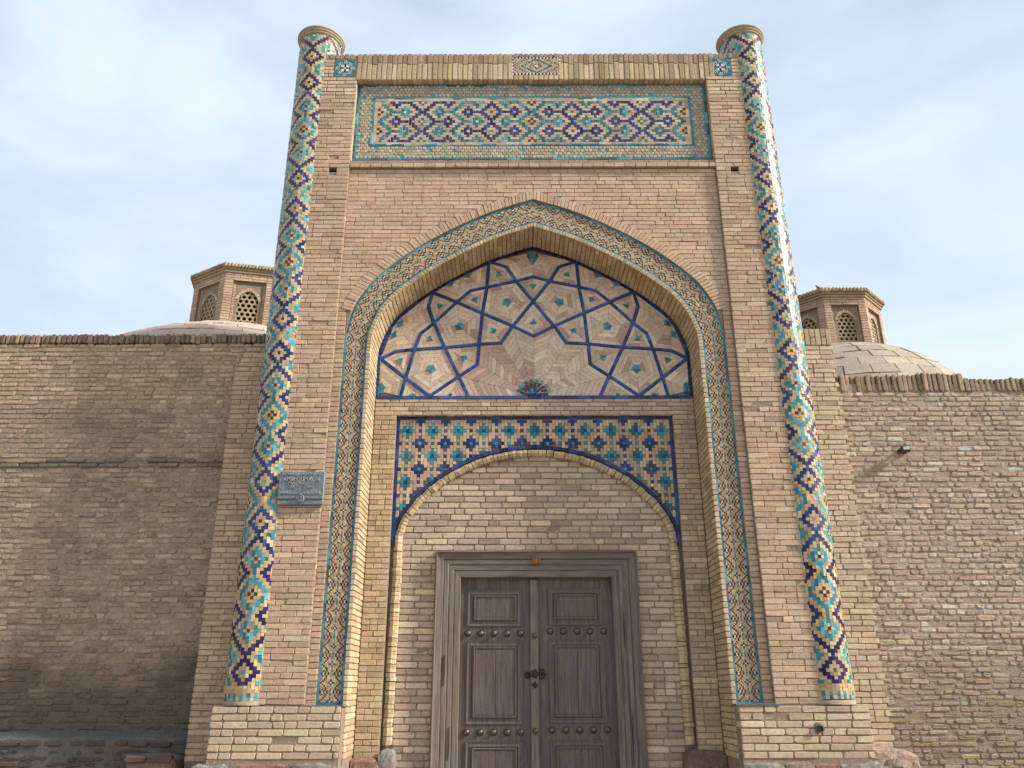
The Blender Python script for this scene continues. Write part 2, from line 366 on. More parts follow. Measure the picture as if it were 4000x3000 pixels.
def courses(spans, z0, z1, ch, L=0.262, head=0.35, joint=0.012, wob=0.0, skip=0.0):
    """running-bond rows: spans(z) -> [(xa, xb), ...]; returns arrays (x centre, z centre, w, h)"""
    out = []; nrow = max(1, int(round((z1 - z0) / ch))); ch = (z1 - z0) / nrow
    for r in range(nrow):
        zc = z0 + (r + 0.5) * ch
        for xa, xb in spans(zc):
            x = xa; first = True
            if xb - xa < 0.02: continue
            while x < xb - 1e-4:
                l = L if RNG.random() > head else L * 0.49
                if first and r % 2: l = L * RNG.choice([0.49, 0.75])
                first = False
                l *= RNG.uniform(0.96, 1.04)
                if xb - (x + l) < 0.055: l = xb - x
                if RNG.random() >= skip:
                    out.append((x + l / 2, zc + RNG.normal(0, wob), max(l - joint, 0.02), ch - joint * RNG.uniform(0.85, 1.15)))
                x += l
    return np.array(out).reshape(-1, 4)

UX, UY, UZ = np.array([1., 0, 0]), np.array([0, 1., 0]), np.array([0, 0, 1.])
FN = np.array([0, -1., 0])

def facade(arr, Y, cols, s=0.10, worn=0.0, **kw):
    n = len(arr); O = np.stack([arr[:, 0], np.full(n, Y), arr[:, 1]], 1)
    p = bricks(O, UX, UZ, FN, arr[:, 2], arr[:, 3], brick_cols(*cols, n, s), **kw)
    if worn:                                  # some faces have spalled: set back and tilted
        k = np.where(RNG.random(n) < worn)[0]
        p.V[k, :16, 1] += RNG.uniform(0.001, 0.005, (len(k), 1)) + RNG.normal(0, 0.0015, (len(k), 16)); p.C[k] *= RNG.uniform(0.8, 1.0, (len(k), 1))
    return p

# curves -------------------------------------------------------------
def spline(pts, n=60):
    """centripetal-ish Catmull-Rom through pts, resampled to n points of equal arc length"""
    P = np.array(pts, float); P = np.vstack([2 * P[0] - P[1], P, 2 * P[-1] - P[-2]]); out = []
    for i in range(1, len(P) - 2):
        for t in np.linspace(0, 1, 14, endpoint=False):
            p0, p1, p2, p3 = P[i - 1:i + 3]
            out.append(0.5 * ((2 * p1) + (-p0 + p2) * t + (2 * p0 - 5 * p1 + 4 * p2 - p3) * t * t + (-p0 + 3 * p1 - 3 * p2 + p3) * t ** 3))
    out.append(P[-2]); return resample(np.array(out), n)

def resample(C, n):
    s = np.concatenate([[0], np.cumsum(np.linalg.norm(np.diff(C, axis=0), axis=1))])
    t = np.linspace(0, s[-1], n)
    return np.stack([np.interp(t, s, C[:, 0]), np.interp(t, s, C[:, 1])], 1)

def length(C): return float(np.linalg.norm(np.diff(C, axis=0), axis=1).sum())
def normals(C):
    t = np.gradient(C, axis=0); t /= np.linalg.norm(t, axis=1, keepdims=True)
    return t, np.stack([-t[:, 1], t[:, 0]], 1)        # tangent, left normal
def offset(C, d):
    t, n = normals(C); return C + d * n

# right half of the great arch, from spring to apex, (x, z) in the facade plane
ARCH_IN = spline([(2.20, 5.55), (2.20, 5.78), (2.182, 5.96), (2.085, 6.25), (1.915, 6.51), (1.65, 6.755), (1.31, 7.00), (0.95, 7.215), (0.55, 7.42), (0.0, 7.622)], 160)
ARCH_OUT = spline([(2.495, 5.55), (2.495, 5.78), (2.485, 5.98), (2.415, 6.30), (2.285, 6.56), (2.10, 6.80), (1.76, 7.10), (1.39, 7.36), (0.98, 7.594), (0.535, 7.81), (0.0, 7.995)], 160)
def at_z(C, z): return float(np.interp(z, C[:, 1], C[:, 0]))
def z_at(C, x): return float(np.interp(-abs(x), -C[:, 0], C[:, 1]))   # C runs from large x to 0
T_IN, N_IN = normals(ARCH_IN)                                         # N points inwards? left of the travel direction
INTR = ARCH_IN + 0.057 * N_IN; INTR[0, 0] = INTR[1, 0] = 2.143; INTR[-1, 0] = 0.0
INTR[-1, 1] = ARCH_IN[-1, 1] - 0.063
T_O, N_O = normals(ARCH_OUT)
RING = ARCH_OUT - 0.145 * N_O; RING[-1] = (0, ARCH_OUT[-1, 1] + 0.155)
# round arch over the door
DARCH_OUT = spline([(1.845, 3.28), (1.835, 3.45), (1.775, 3.625), (1.61, 3.86), (1.385, 4.085), (1.08, 4.298), (0.70, 4.475), (0.33, 4.558), (0.0, 4.588)], 100)
DARCH_IN = spline([(1.70, 3.28), (1.695, 3.40), (1.60, 3.62), (1.44, 3.835), (1.16, 4.068), (0.785, 4.263), (0.32, 4.400), (0.0, 4.424)], 100)
Y_FIELD, Y_BAND, Y_BACK, Y_FLOW, Y_INF = 0.05, 0.075, 0.60, 0.655, 0.70
JAMB = 2.143

# colours of glazes
TURQ = np.array([s2l(54, 134, 146), s2l(80, 158, 170), s2l(40, 106, 118), s2l(58, 126, 144)])
BLUE = np.array([s2l(28, 52, 102), s2l(24, 38, 82), s2l(38, 66, 122)])
NAVY = np.array([s2l(34, 32, 70), s2l(28, 27, 55), s2l(38, 37, 82)])
BLACK = np.array([s2l(58, 42, 46)])
COBALT = np.array([s2l(32, 66, 124), s2l(27, 54, 106), s2l(40, 76, 138)])
WHITE = np.array([s2l(214, 212, 206)])
TAN = np.array([(0.49, 0.355, 0.235), (0.45, 0.32, 0.21), (0.52, 0.395, 0.27)])
GOLD = np.array([(0.46, 0.325, 0.155), (0.42, 0.29, 0.145), (0.49, 0.36, 0.19)])
def pick(pal, n, s=0.10):
    return vary(pal[RNG.integers(0, len(pal), n)], n, s, 0.04)

# ================================================================== GROUND
mesh_obj('ground', [(-400, -400, 0), (400, -400, 0), (400, 400, 0), (-400, 400, 0)], [(0, 1, 2, 3)], M_GROUND, kind='structure')

# ================================================================== PORTAL
portal = tag(empty('brick_portal', (0, 0.6, 0)), 'tall sand-coloured brick gateway with pointed arch and glazed tile panels', 'portal')

HOLES = [(-2.90, -2.79, 8.425, 8.505), (2.815, 2.925, 8.425, 8.505)]
# --- cores (mortar) behind the brick faces
jd = 0.0075
parts = []
for sx in (-1, 1):
    a, b = sorted((sx * 2.608, sx * 3.25)); h = HOLES[0 if sx < 0 else 1]
    parts += [box_vf(a, b, jd, 1.1, 0.0, h[2]), box_vf(a, b, jd, 1.1, h[3], 10.53), box_vf(a, h[0], jd, 1.1, h[2], h[3]), box_vf(h[1], b, jd, 1.1, h[2], h[3]), box_vf(h[0], h[1], 0.5, 1.1, h[2], h[3])]
    a, b = sorted((sx * 2.165, sx * 3.58)); parts.append(box_vf(a, b, -0.12 + jd, 0.3, 0.0, 1.385))
    a, b = sorted((sx * 3.30, sx * 4.02)); top = 5.82 if sx < 0 else 6.17; parts.append(box_vf(a, b, 0.45 + jd, 1.2, 0.0, top))
parts.append(box_vf(-2.606, 2.606, 0.80, 1.09, 0.0, 10.525))
parts.append(box_vf(-2.61, 2.61, jd, 0.9, 10.07, 10.53))
parts.append(box_vf(-2.61, 2.61, 0.12, 0.9, 8.0, 10.07))
parts.append(box_vf(-2.61, 2.61, jd, 0.3, 8.515, 8.575))
parts.append(box_vf(-2.61, 2.61, 0.04, 0.3, 8.575, 8.645))
# field slab with the arch cut out, band bed, barrel of the recess, end wall
V, F = [], []
def strip(A, B, Ya, Yb, flip=False):
    n = len(V)
    for a, b in zip(A, B): V.extend([(a[0], Ya, a[1]), (b[0], Yb, b[1])])
    for i in range(len(A) - 1):
        q = (n + 2 * i, n + 2 * i + 2, n + 2 * i + 3, n + 2 * i + 1)
        F.append(q[::-1] if flip else q)
for sx in (-1, 1):
    M2 = np.array([sx, 1.0])
    outer = np.vstack([[(2.495, 0.9)], ARCH_OUT]) * M2
    inner = np.vstack([[(2.20, 0.9)], ARCH_IN]) * M2
    intr = np.vstack([[(JAMB, 0.3)], INTR]) * M2
    strip(outer, np.stack([outer[:, 0], np.full(len(outer), 8.53)], 1), Y_FIELD + jd, Y_FIELD + jd)
    strip([(sx * 2.49, 0.3), (sx * 2.49, 8.53)], [(sx * 2.62, 0.3), (sx * 2.62, 8.53)], Y_FIELD + jd, Y_FIELD + jd)
    strip(outer, outer, Y_FIELD + jd, Y_BAND + 0.02)
    strip(inner, outer, Y_BAND + 0.012, Y_BAND + 0.012)
    e = intr + np.vstack([[(0.010 * sx, 0)], -0.010 * N_IN * M2])
    strip(e, inner, Y_FIELD + jd, Y_FIELD + jd)
    strip(inner, inner, Y_FIELD + jd, Y_BAND + 0.02)
    strip(e, e, Y_FIELD + jd, 0.74)
    tb = np.vstack([[(JAMB + 0.01, 5.24)], INTR]) * M2
    strip(tb, np.stack([np.zeros(len(tb)), tb[:, 1]], 1), Y_BACK + 0.014, Y_BACK + 0.014)
parts.append((V, F))
parts += [box_vf(-JAMB, -1.845, Y_BACK + jd, 0.78, 0.0, 5.24), box_vf(1.845, JAMB, Y_BACK + jd, 0.78, 0.0, 5.24), box_vf(-1.845, 1.845, Y_BACK + jd, 0.78, 4.99, 5.24)]
parts += [box_vf(-1.86, -1.25, Y_INF + jd, 0.79, 0.0, 4.3), box_vf(1.25, 1.86, Y_INF + jd, 0.79, 0.0, 4.3), box_vf(-1.25, 1.25, Y_INF + jd, 0.79, 3.15, 4.6)]
# bed of the tiled spandrel
V2, F2 = [], []
VV, FF = V, F; V, F = V2, F2
for sx in (-1, 1):
    M2 = np.array([sx, 1.0]); c = DARCH_OUT * M2
    strip(c, np.stack([c[:, 0], np.full(len(c), 5.0)], 1), Y_FLOW + 0.012, Y_FLOW + 0.012)
parts.append((V2, F2))
mesh_obj('mortar_core', *merge(parts), M_MORTAR, portal)
mesh_obj('mosaic_bed', *box_vf(-2.60, 2.60, 0.108, 0.13, 8.64, 10.07), M_MOSAIC, portal)

# --- brick faces
holes = HOLES
P = []
def pier_spans(sx):
    a, b = sorted((sx * 2.61, sx * 3.17))
    def f(z):
        s = [(a, b)]
        for h0, h1, hz0, hz1 in holes:
            if hz0 - 0.02 < z < hz1 + 0.02 and a < h0 < b: s = [(a, h0), (h1, b)]
        if z > 10.115:
            return [(a, -2.965)] if sx < 0 else [(2.998, b)]
        return s
    return f
for sx in (-1, 1):
    P.append(facade(courses(pier_spans(sx), 1.405, 9.78, 0.0668, joint=0.0075, skip=0.003), 0.0, PIER, worn=0.07, jit=0.0025, lift=0.0022, bev=0.003, tilt=0.006))
    P.append(facade(courses(pier_spans(sx), 9.78, 10.455, 0.0675, joint=0.013), 0.0, PLINTH, cut=0.007, bev=0.003))
    a, b = sorted((sx * 2.168, sx * 3.585))
    P.append(facade(courses(lambda z: [(a, b)], 0.862, 1.395, 0.0762, L=0.272, head=0.42, joint=0.0145), -0.12, PLINTH, cut=0.010, bev=0.0035, lift=0.003))
    # plinth inner side and outer side
    for xs, nn in ((sx * 2.168, -sx), (sx * 3.585, sx)):
        arr = courses(lambda z: [(-0.12, 0.05 if nn == -sx else 0.44)], 0.862, 1.395, 0.0762, joint=0.014)
        O = np.stack([np.full(len(arr), xs), arr[:, 0], arr[:, 1]], 1)
        P.append(bricks(O, UY * nn, UZ, UX * nn, arr[:, 2], arr[:, 3], brick_cols(*PLINTH, len(arr))))
    # wings beside the columns
    a, b = sorted((sx * 3.36, sx * 4.03)); top = 5.83 if sx < 0 else 5.92
    def wing(z, a=a, b=b, sx=sx):
        k = 0.035 * (int(z / 0.067) % 2) + RNG.uniform(0, 0.015)
        return [(a, b + k)] if sx > 0 else [(a + (0 if z < 5.2 else 0), b)]
    if sx < 0:
        def wing(z): return [(-4.03 + (0.0 if z < 5.55 else 0.10 * (z - 5.55) / 0.28), -3.36)]
    P.append(facade(courses(wing, 0.80, top, 0.0668, joint=0.010), 0.45, PIER if sx < 0 else PLINTH, cut=0.008, bev=0.003, jit=0.003, lift=0.002))
    arr = courses(lambda z: [(0.45, 0.90)], 0.8, top, 0.0668, joint=0.012)
    O = np.stack([np.full(len(arr), sx * 4.03), arr[:, 0], arr[:, 1]], 1)
    P.append(bricks(O, UY * sx, UZ, UX * sx, arr[:, 2], arr[:, 3], brick_cols(*PIER, len(arr))))
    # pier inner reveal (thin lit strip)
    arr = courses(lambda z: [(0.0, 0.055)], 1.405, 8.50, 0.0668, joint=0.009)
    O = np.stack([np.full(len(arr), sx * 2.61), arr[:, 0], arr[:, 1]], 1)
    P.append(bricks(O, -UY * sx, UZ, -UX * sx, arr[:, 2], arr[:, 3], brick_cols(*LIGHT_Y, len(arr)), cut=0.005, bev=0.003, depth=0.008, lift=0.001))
    arr = courses(lambda z: [(0.0, 0.105)], 8.65, 10.06, 0.0668, joint=0.008)
    O = np.stack([np.full(len(arr), sx * 2.605), arr[:, 0], arr[:, 1]], 1)
    P.append(bricks(O, -UY * sx, UZ, -UX * sx, arr[:, 2], arr[:, 3], brick_cols(*LIGHT_Y, len(arr)), cut=0.004, bev=0.003, depth=0.02, lift=0.001))
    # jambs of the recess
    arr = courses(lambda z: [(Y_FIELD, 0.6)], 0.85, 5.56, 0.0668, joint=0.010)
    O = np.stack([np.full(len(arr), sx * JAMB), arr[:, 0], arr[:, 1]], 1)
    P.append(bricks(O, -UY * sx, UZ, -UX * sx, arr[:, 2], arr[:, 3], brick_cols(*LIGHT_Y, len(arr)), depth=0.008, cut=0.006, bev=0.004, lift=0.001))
    # narrow strips beside the mosaic band
    a, b = sorted((sx * 2.495, sx * 2.612))
    P.append(facade(courses(lambda z: [(a, b)], 0.85, 6.32, 0.0668, head=0, joint=0.010), Y_FIELD, PIER))
    a, b = sorted((sx * JAMB, sx * 2.20))
    P.append(facade(courses(lambda z: [(a, b)], 0.85, 5.56, 0.0668, head=0, joint=0.010), Y_FIELD, PLINTH, cut=0.005, bev=0.003))
# field above the arch
def field_spans(z):
    if z > RING[-1, 1]: return [(-2.61, 2.61)]
    if z < 6.32: return []
    x = at_z(RING, z) - 0.02
    return [(-2.61, -x), (x, 2.61)]
P.append(facade(courses(field_spans, 6.32, 8.505, 0.0664, joint=0.007), Y_FIELD, FIELD, s=0.07, jit=0.002, lift=0.0016, bev=0.0025, tilt=0.004))
# string course under the panel
P.append(facade(courses(lambda z: [(-2.61, 2.61)], 8.508, 8.578, 0.07, L=0.15, head=0.0, joint=0.009), 0.0, PIER))
P.append(facade(courses(lambda z: [(-2.66, 2.66)], 8.58, 8.648, 0.07, L=0.29, head=0, joint=0.010), 0.028, ([(0.30, 0.22, 0.16)], [1])))
# back wall: strips, lintel
for sx in (-1, 1):
    a, b = sorted((sx * 1.846, sx * (JAMB - 0.004)))
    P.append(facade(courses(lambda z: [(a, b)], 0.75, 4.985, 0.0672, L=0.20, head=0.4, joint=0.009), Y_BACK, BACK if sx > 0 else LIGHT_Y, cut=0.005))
P.append(facade(courses(lambda z: [(-JAMB + 0.004, JAMB - 0.004)], 4.985, 5.225, 0.0668, joint=0.010), Y_BACK, BACK))
arr = courses(lambda y: [(-1.84, 1.84)], Y_BACK + 0.004, Y_FLOW + 0.004, 0.05, L=0.13, head=0, joint=0.006)   # soffit over the tiled panel
P.append(bricks(np.stack([arr[:, 0], arr[:, 1], np.full(len(arr), 4.985)], 1), UX, UY, -UZ, arr[:, 2], arr[:, 3], brick_cols(*BACK, len(arr)), depth=0.008))
# brick infill of the door arch
def infill(z):
    x = 1.72 if z < 3.28 else at_z(DARCH_IN, min(z, 4.42)) + 0.03
    return [(-x, x)] if z > 3.19 else [(-x, -1.262), (1.262, x)]
P.append(facade(courses(infill, 0.55, 4.45, 0.0775, L=0.268, head=0.22, joint=0.0145), Y_INF, INFILL, s=0.13, cut=0.009, bev=0.003, lift=0.003))
# intrados of the great arch
CI = resample(INTR, int(length(INTR) / 0.066) + 1); tI, nI = normals(CI)
for sx in (-1, 1):
    O, U, VT, NN, ww, hh = [], [], [], [], [], []
    for i in range(len(CI) - 1):
        m = (CI[i] + CI[i + 1]) / 2; t = CI[i + 1] - CI[i]; l = np.linalg.norm(t); t /= l; nn = np.array([-t[1], t[0]])
        cuts = [Y_FIELD, 0.19, 0.44, 0.6] if i % 2 else [Y_FIELD, 0.31, 0.6]
        for y0, y1 in zip(cuts, cuts[1:]):
            O.append((sx * m[0], (y0 + y1) / 2, m[1])); U.append((0, 1, 0)); VT.append((sx * t[0], 0, t[1])); NN.append((sx * nn[0], 0, nn[1])); ww.append(y1 - y0 - 0.008); hh.append(l - 0.010)
    Un = np.array(U, float) * (1 if sx < 0 else -1)
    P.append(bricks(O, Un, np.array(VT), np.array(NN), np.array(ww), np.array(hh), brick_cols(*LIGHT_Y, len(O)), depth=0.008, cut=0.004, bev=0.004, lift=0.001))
# thin border bricks along the arch edge
CB = resample(ARCH_IN, 70); CBi = resample(INTR, 70); Q = []
for i in range(69): Q.append([CB[i], CB[i + 1], CBi[i + 1], CBi[i]])
Q = np.array(Q)
BQ = []
for sx in (-1, 1):
    q = Q * np.array([sx, 1]); q = q if sx > 0 else q[:, ::-1]
    BQ.append(quads(q, (0, Y_FIELD, 0), UX, UZ, FN, brick_cols(*LIGHT_Y, len(q)), bev=0.004, depth=0.03, gap=0.003))
def behind_columns(c):
    return (np.abs(c[:, 0]) > 3.10) & (np.abs(c[:, 0]) < 3.60) & (c[:, 2] > 1.4)
Pieces.cat(P).emit('brick', M_BRICK, portal, 300, 'brickwork', hide=behind_columns)

# soldier ring round the arch, frieze, arch-edge bricks
ring = []
Co = resample(ARCH_OUT[30:], 62); Cr = resample(RING[30:], 62)
for sx in (-1, 1):
    q = np.array([[Co[i], Cr[i], Cr[i + 1], Co[i + 1]] for i in range(61)]) * np.array([sx, 1])
    q = q[:, ::-1] if sx > 0 else q
    q = q[:, ::-1]
    area = 0.5 * ((q[0, 0, 0] * q[0, 1, 1] - q[0, 1, 0] * q[0, 0, 1]) + (q[0, 1, 0] * q[0, 2, 1] - q[0, 2, 0] * q[0, 1, 1]) + (q[0, 2, 0] * q[0, 3, 1] - q[0, 3, 0] * q[0, 2, 1]) + (q[0, 3, 0] * q[0, 0, 1] - q[0, 0, 0] * q[0, 3, 1]))
    if area < 0: q = q[:, ::-1]
    ring.append(quads(q, (0, Y_FIELD - 0.008, 0), UX, UZ, FN, brick_cols(*FIELD, len(q), 0.08), bev=0.003, depth=0.05, gap=0.0035, lift=0.002))
Pieces.cat(ring).emit('arch_brick', M_BRICK, portal, 300)
def ccw(q):
    x, y = q[..., 0], q[..., 1]; a = (x * np.roll(y, -1, 1) - np.roll(x, -1, 1) * y).sum(1)
    q = q.copy(); q[a < 0] = q[a < 0][:, ::-1]; return q
BQ2 = []
for sx in (-1, 1):
    q = ccw(Q * np.array([sx, 1])); BQ2.append(quads(q, (0, Y_FIELD, 0), UX, UZ, FN, brick_cols(*LIGHT_Y, len(q)), bev=0.004, depth=0.03, gap=0.003))
Pieces.cat(BQ2).emit('arch_edge_brick', M_BRICK, portal, 300)

fr = []; x = -2.625
while x < 2.67:
    w = 0.0755 * RNG.uniform(0.96, 1.04)
    ct = -0.291 - 0.01 < x + w / 2 < 0.44
    h1 = RNG.uniform(0.17, 0.21) if (len(fr) % 2) else RNG.uniform(0.29, 0.33)
    if not ct:
        fr.append((x + w / 2, 10.06 + h1 / 2, w - 0.013, h1 - 0.012)); fr.append((x + w / 2, 10.06 + (h1 + 0.495) / 2, w - 0.013, 0.495 - h1 - 0.010))
    else:
        fr.append((x + w / 2, 10.06 + 0.045, w - 0.012, 0.086)); fr.append((x + w / 2, 10.515, w - 0.012, 0.072))
    x += w
for sx in (-1, 1):
    x = 2.67
    while x < 3.12:
        fr.append((sx * (x + 0.037), 10.505, 0.062, 0.09)); x += 0.0755
fr = np.array(fr)
fc = facade(fr, 0.0, LIGHT_Y, s=0.14, cut=0.007, bev=0.004, lift=0.003, depth=0.2)
topw = (fr[:, 1] + fr[:, 3] / 2 > 10.5); fc.C[topw] *= np.array([0.70, 0.66, 0.68])          # weathered upper courses
fc.emit('frieze_brick', M_BRICK, portal, 300)
# soffit of the frieze
arr = courses(lambda y: [(-2.60, 2.60)], 0.004, 0.106, 0.10, L=0.0755, head=0, joint=0.010)
bricks(np.stack([arr[:, 0], arr[:, 1], np.full(len(arr), 10.058)], 1), UX, UY, -UZ, arr[:, 2], arr[:, 3], brick_cols(*BACK, len(arr)), depth=0.012).emit('soffit_brick', M_BRICK, portal, 300)
# coping of the right wing
wc = []
for i in range(9):
    w = 0.0735; xx = 3.40 + (i + 0.5) * w; h1 = 0.12 if i % 2 else 0.25
    wc += [(xx, 5.925 + h1 / 2, w - 0.012, h1 - 0.01)]
    if 0.25 - h1 > 0.05: wc += [(xx, 5.925 + h1 + (0.25 - h1) / 2, w - 0.012, 0.25 - h1 - 0.01)]
facade(np.array(wc), 0.444, ([(0.34, 0.26, 0.17), (0.40, 0.31, 0.20)], [1, 1]), cut=0.010, lift=0.002, depth=0.2).emit('coping_brick', M_BRICK, portal, 300)

# --- patterned panel over the field
CW, CH, PX, PZ, PYN = 4.555 / 107, 0.733 / 17, 0.0, 9.377, 0.098
grid = {}
def put(c, rows, k):
    for r in rows:
        for cc in (c, -c):
            for rr in (r, -r):
                if abs(cc) <= 53 and abs(rr) <= 8: grid[(cc, rr)] = k
# centre motif (turquoise, dark dots) and its lattice
for c, r in ((0, 1), (1, 0), (0, 7), (1, 8)): put(c, [r], 'k')
put(0, [4], 't'); put(1, [3, 4, 5], 't'); put(2, [5, 6, 2, 3], 't'); put(3, [6, 7, 1, 2], 't'); put(4, [7, 8, 0, 1], 't')
for c in (5, 6, 7): put(c, [8, 0], 't')
put(8, [7, 8, 0, 1], 't'); put(9, [6, 7, 1, 2], 't'); put(10, [7, 8, 0, 1], 't'); put(11, [8, 0], 't')
put(4, [4], 'b'); put(5, [3, 4, 5], 'b'); put(7, [3, 4, 5], 'b'); put(6, [5, 6, 2, 3], 'b')
for c in (8, 9, 10): put(c, [4], 'b')
put(11, [3, 4, 5], 'b'); put(12, [5, 6, 2, 3], 'b'); put(13, [6, 7, 1, 2], 'b'); put(14, [7, 8, 0, 1], 'b'); put(14, [4], 't')
for (c, r), k in list(grid.items()):                    # mirror about column 14
    if 0 <= c <= 13: grid[(28 - c, r)] = k
for key in [k for k in grid if 28 - k[0] in (0, 1) and k[0] > 26 and grid[k] == 'k']: grid.pop(key)
for key in [k for k in grid if k[0] == 28]: grid.pop(key)
# second motif, blue with turquoise dots, centred on column 38
def put2(d, rows, k):
    for c in (38 - d, 38 + d):
        for r in rows:
            for rr in (r, -r):
                if abs(c) <= 53: grid[(c, rr)] = k
for d, r in ((0, 1), (1, 0), (0, 7), (1, 8)): put2(d, [r], 't')
put2(0, [4], 'b'); put2(1, [3, 4, 5], 'b'); put2(2, [5, 6, 2, 3], 'b'); put2(3, [6, 7, 1, 2], 'b'); put2(4, [7, 8, 0, 1], 'b')
for d in (5, 6, 7): put2(d, [8, 0], 'b')
put2(8, [7, 8, 0, 1], 'b'); put2(9, [6, 7, 1, 2], 'b'); put2(10, [7, 8, 0, 1], 'b'); put2(11, [8, 0], 'b')
put2(4, [4], 't'); put2(5, [3, 4, 5], 't'); put2(7, [3, 4, 5], 't'); put2(6, [5, 6, 2, 3], 't')
for d in (8, 9, 10): put2(d, [4], 't')
put2(11, [3, 4, 5], 't'); put2(12, [5, 6, 2, 3], 't'); put2(13, [6, 7, 1, 2], 't'); put2(14, [7, 8, 0, 1], 't'); put2(15, [0], 't')
for c, r in ((53, 5), (52, 4), (53, 3)): put(c, [r], 'k')
for key in [(38, 0), (6, 4), (6, -4), (9, 0), (19, 0), (22, 4), (22, -4), (29, 0), (32, 4), (32, -4), (44, 4), (44, -4), (47, 0)]: grid.pop(key, None)
full = {}
for (c, r), k in grid.items():
    if c >= 0: full[(c, r)] = k; full[(-c, r)] = k
glz, tan = [], []
def cellrect(c0, c1, r0, r1, cw, chh, x0, z0):
    return [(x0 + (c0 - 0.5) * cw, z0 + (r0 - 0.5) * chh), (x0 + (c1 + 0.5) * cw, z0 + (r0 - 0.5) * chh),
            (x0 + (c1 + 0.5) * cw, z0 + (r1 + 0.5) * chh), (x0 + (c0 - 0.5) * cw, z0 + (r1 + 0.5) * chh)]
PAL = {'t': TURQ, 'b': BLUE, 'k': BLACK, 'w': WHITE, 'n': NAVY}
done = set()
for c in range(-53, 54):
    for r in range(-8, 9):
        if (c, r) in done: continue
        k = full.get((c, r))
        if k:
            r1 = r
            while r1 - r < 1 and full.get((c, r1 + 1)) == k: r1 += 1
            if r1 - r == 1 and full.get((c, r1 + 1)) == k and full.get((c, r1 + 2)) != k: r1 += 1
            for rr in range(r, r1 + 1): done.add((c, rr))
            glz.append((cellrect(c, c, r, r1, CW, CH, PX, PZ), k))
for r in range(-8, 9):
    c = -53
    while c <= 53:
        if full.get((c, r)): c += 1; continue
        c1 = c
        while c1 < 53 and not full.get((c1 + 1, r)) and c1 - c < 4: c1 += 1
        tan.append(cellrect(c, c1, r, r, CW, CH, PX, PZ)); c = c1 + 1
for z0, z1 in ((PZ - 8.5 * CH - 0.05, PZ - 8.5 * CH), (PZ + 8.5 * CH, PZ + 8.5 * CH + 0.055)):
    for i in range(24): tan.append([(-2.33 + i * 4.66 / 24, z0), (-2.33 + (i + 1) * 4.66 / 24, z0), (-2.33 + (i + 1) * 4.66 / 24, z1), (-2.33 + i * 4.66 / 24, z1)])
for sx in (-1, 1):
    xa, xb = sorted((sx * 2.277, sx * 2.33))
    for i in range(5): tan.append([(xa, PZ - 0.366 + i * 0.1464), (xb, PZ - 0.366 + i * 0.1464), (xb, PZ - 0.366 + (i + 1) * 0.1464), (xa, PZ - 0.366 + (i + 1) * 0.1464)])
gq = np.array([g[0] for g in glz]); gc = np.array([pick(PAL[g[1]] * (0.78 if g[1] == 't' else 1.0), 1)[0] for g in glz])
# turquoise framing strips
fs = []
for (x1, z0, z1, t) in ((2.365, 8.945, 9.815, 0.036), (2.60, 8.70, 10.045, 0.036)):
    def hs(za, zb):
        xx = -x1
        while xx < x1 - 1e-3:
            l = min(0.235 * RNG.uniform(0.8, 1.2), x1 - xx)
            if x1 - xx - l < 0.08: l = x1 - xx
            fs.append([(xx, za), (xx + l, za), (xx + l, zb), (xx, zb)]); xx += l
    hs(z0, z0 + t); hs(z1 - t, z1)
    for sx in (-1, 1):
        xa, xb = sorted((sx * (x1 - t), sx * x1)); zz = z0 + t
        while zz < z1 - t - 1e-3:
            l = min(0.2, z1 - t - zz)
            fs.append([(xa, zz), (xb, zz), (xb, zz + l), (xa, zz + l)]); zz += l
fsq = np.array(fs); fcl = pick(TURQ * 0.85, len(fs), 0.22)
quads(np.concatenate([gq, fsq]), (0, PYN, 0), UX, UZ, FN, np.concatenate([gc, fcl]), bev=0.0015, depth=0.03, gap=0.0012, lift=0.0016, tilt=0.012).emit('glazed_tile', M_GLAZE, portal, 300, 'glazed_tile_work')
quads(np.array(tan), (0, PYN, 0), UX, UZ, FN, pick(TAN * np.array([0.95, 0.95, 0.92]), len(tan), 0.12), bev=0.0015, depth=0.03, gap=0.0012, lift=0.0012, tilt=0.01).emit('clay_tile', M_BRICK, portal, 300, 'clay_tile_work')
# honeycomb of clay discs in a glazed bed
mesh_obj('glazed_bed', *merge([box_vf(-2.58, 2.58, 0.1035, 0.12, 9.815, 10.03), box_vf(-2.58, 2.58, 0.1035, 0.12, 8.72, 8.945), box_vf(-2.58, -2.365, 0.1035, 0.12, 8.945, 9.815), box_vf(2.365, 2.58, 0.1035, 0.12, 8.945, 9.815)]), M_GREENBED, portal)
dx, dz, R = 0.0582, 0.0500, 0.0240; disc = []
r = 0; z = 8.762
while z < 10.02:
    x = -2.53 + (dx / 2 if r % 2 else 0)
    while x < 2.535:
        if (z > 9.815 + R * 0.7 or z < 8.945 - R * 0.7 or abs(x) > 2.365 + R * 0.8) and RNG.random() > 0.04: disc.append((x + RNG.normal(0, 0.0015), z + RNG.normal(0, 0.0015)))
        x += dx
    z += dz; r += 1
disc = np.array(disc)
bricks(np.stack([disc[:, 0], np.full(len(disc), 0.0985), disc[:, 1]], 1), UX, UZ, FN, R * 2.0, R * 2.0, pick(TAN * 0.95, len(disc), 0.1), cut=0.0150, bev=0.003, jit=0.001, lift=0.0015, depth=0.02).emit('disc_tile', M_BRICK, portal, 0, 'disc_tile_work')

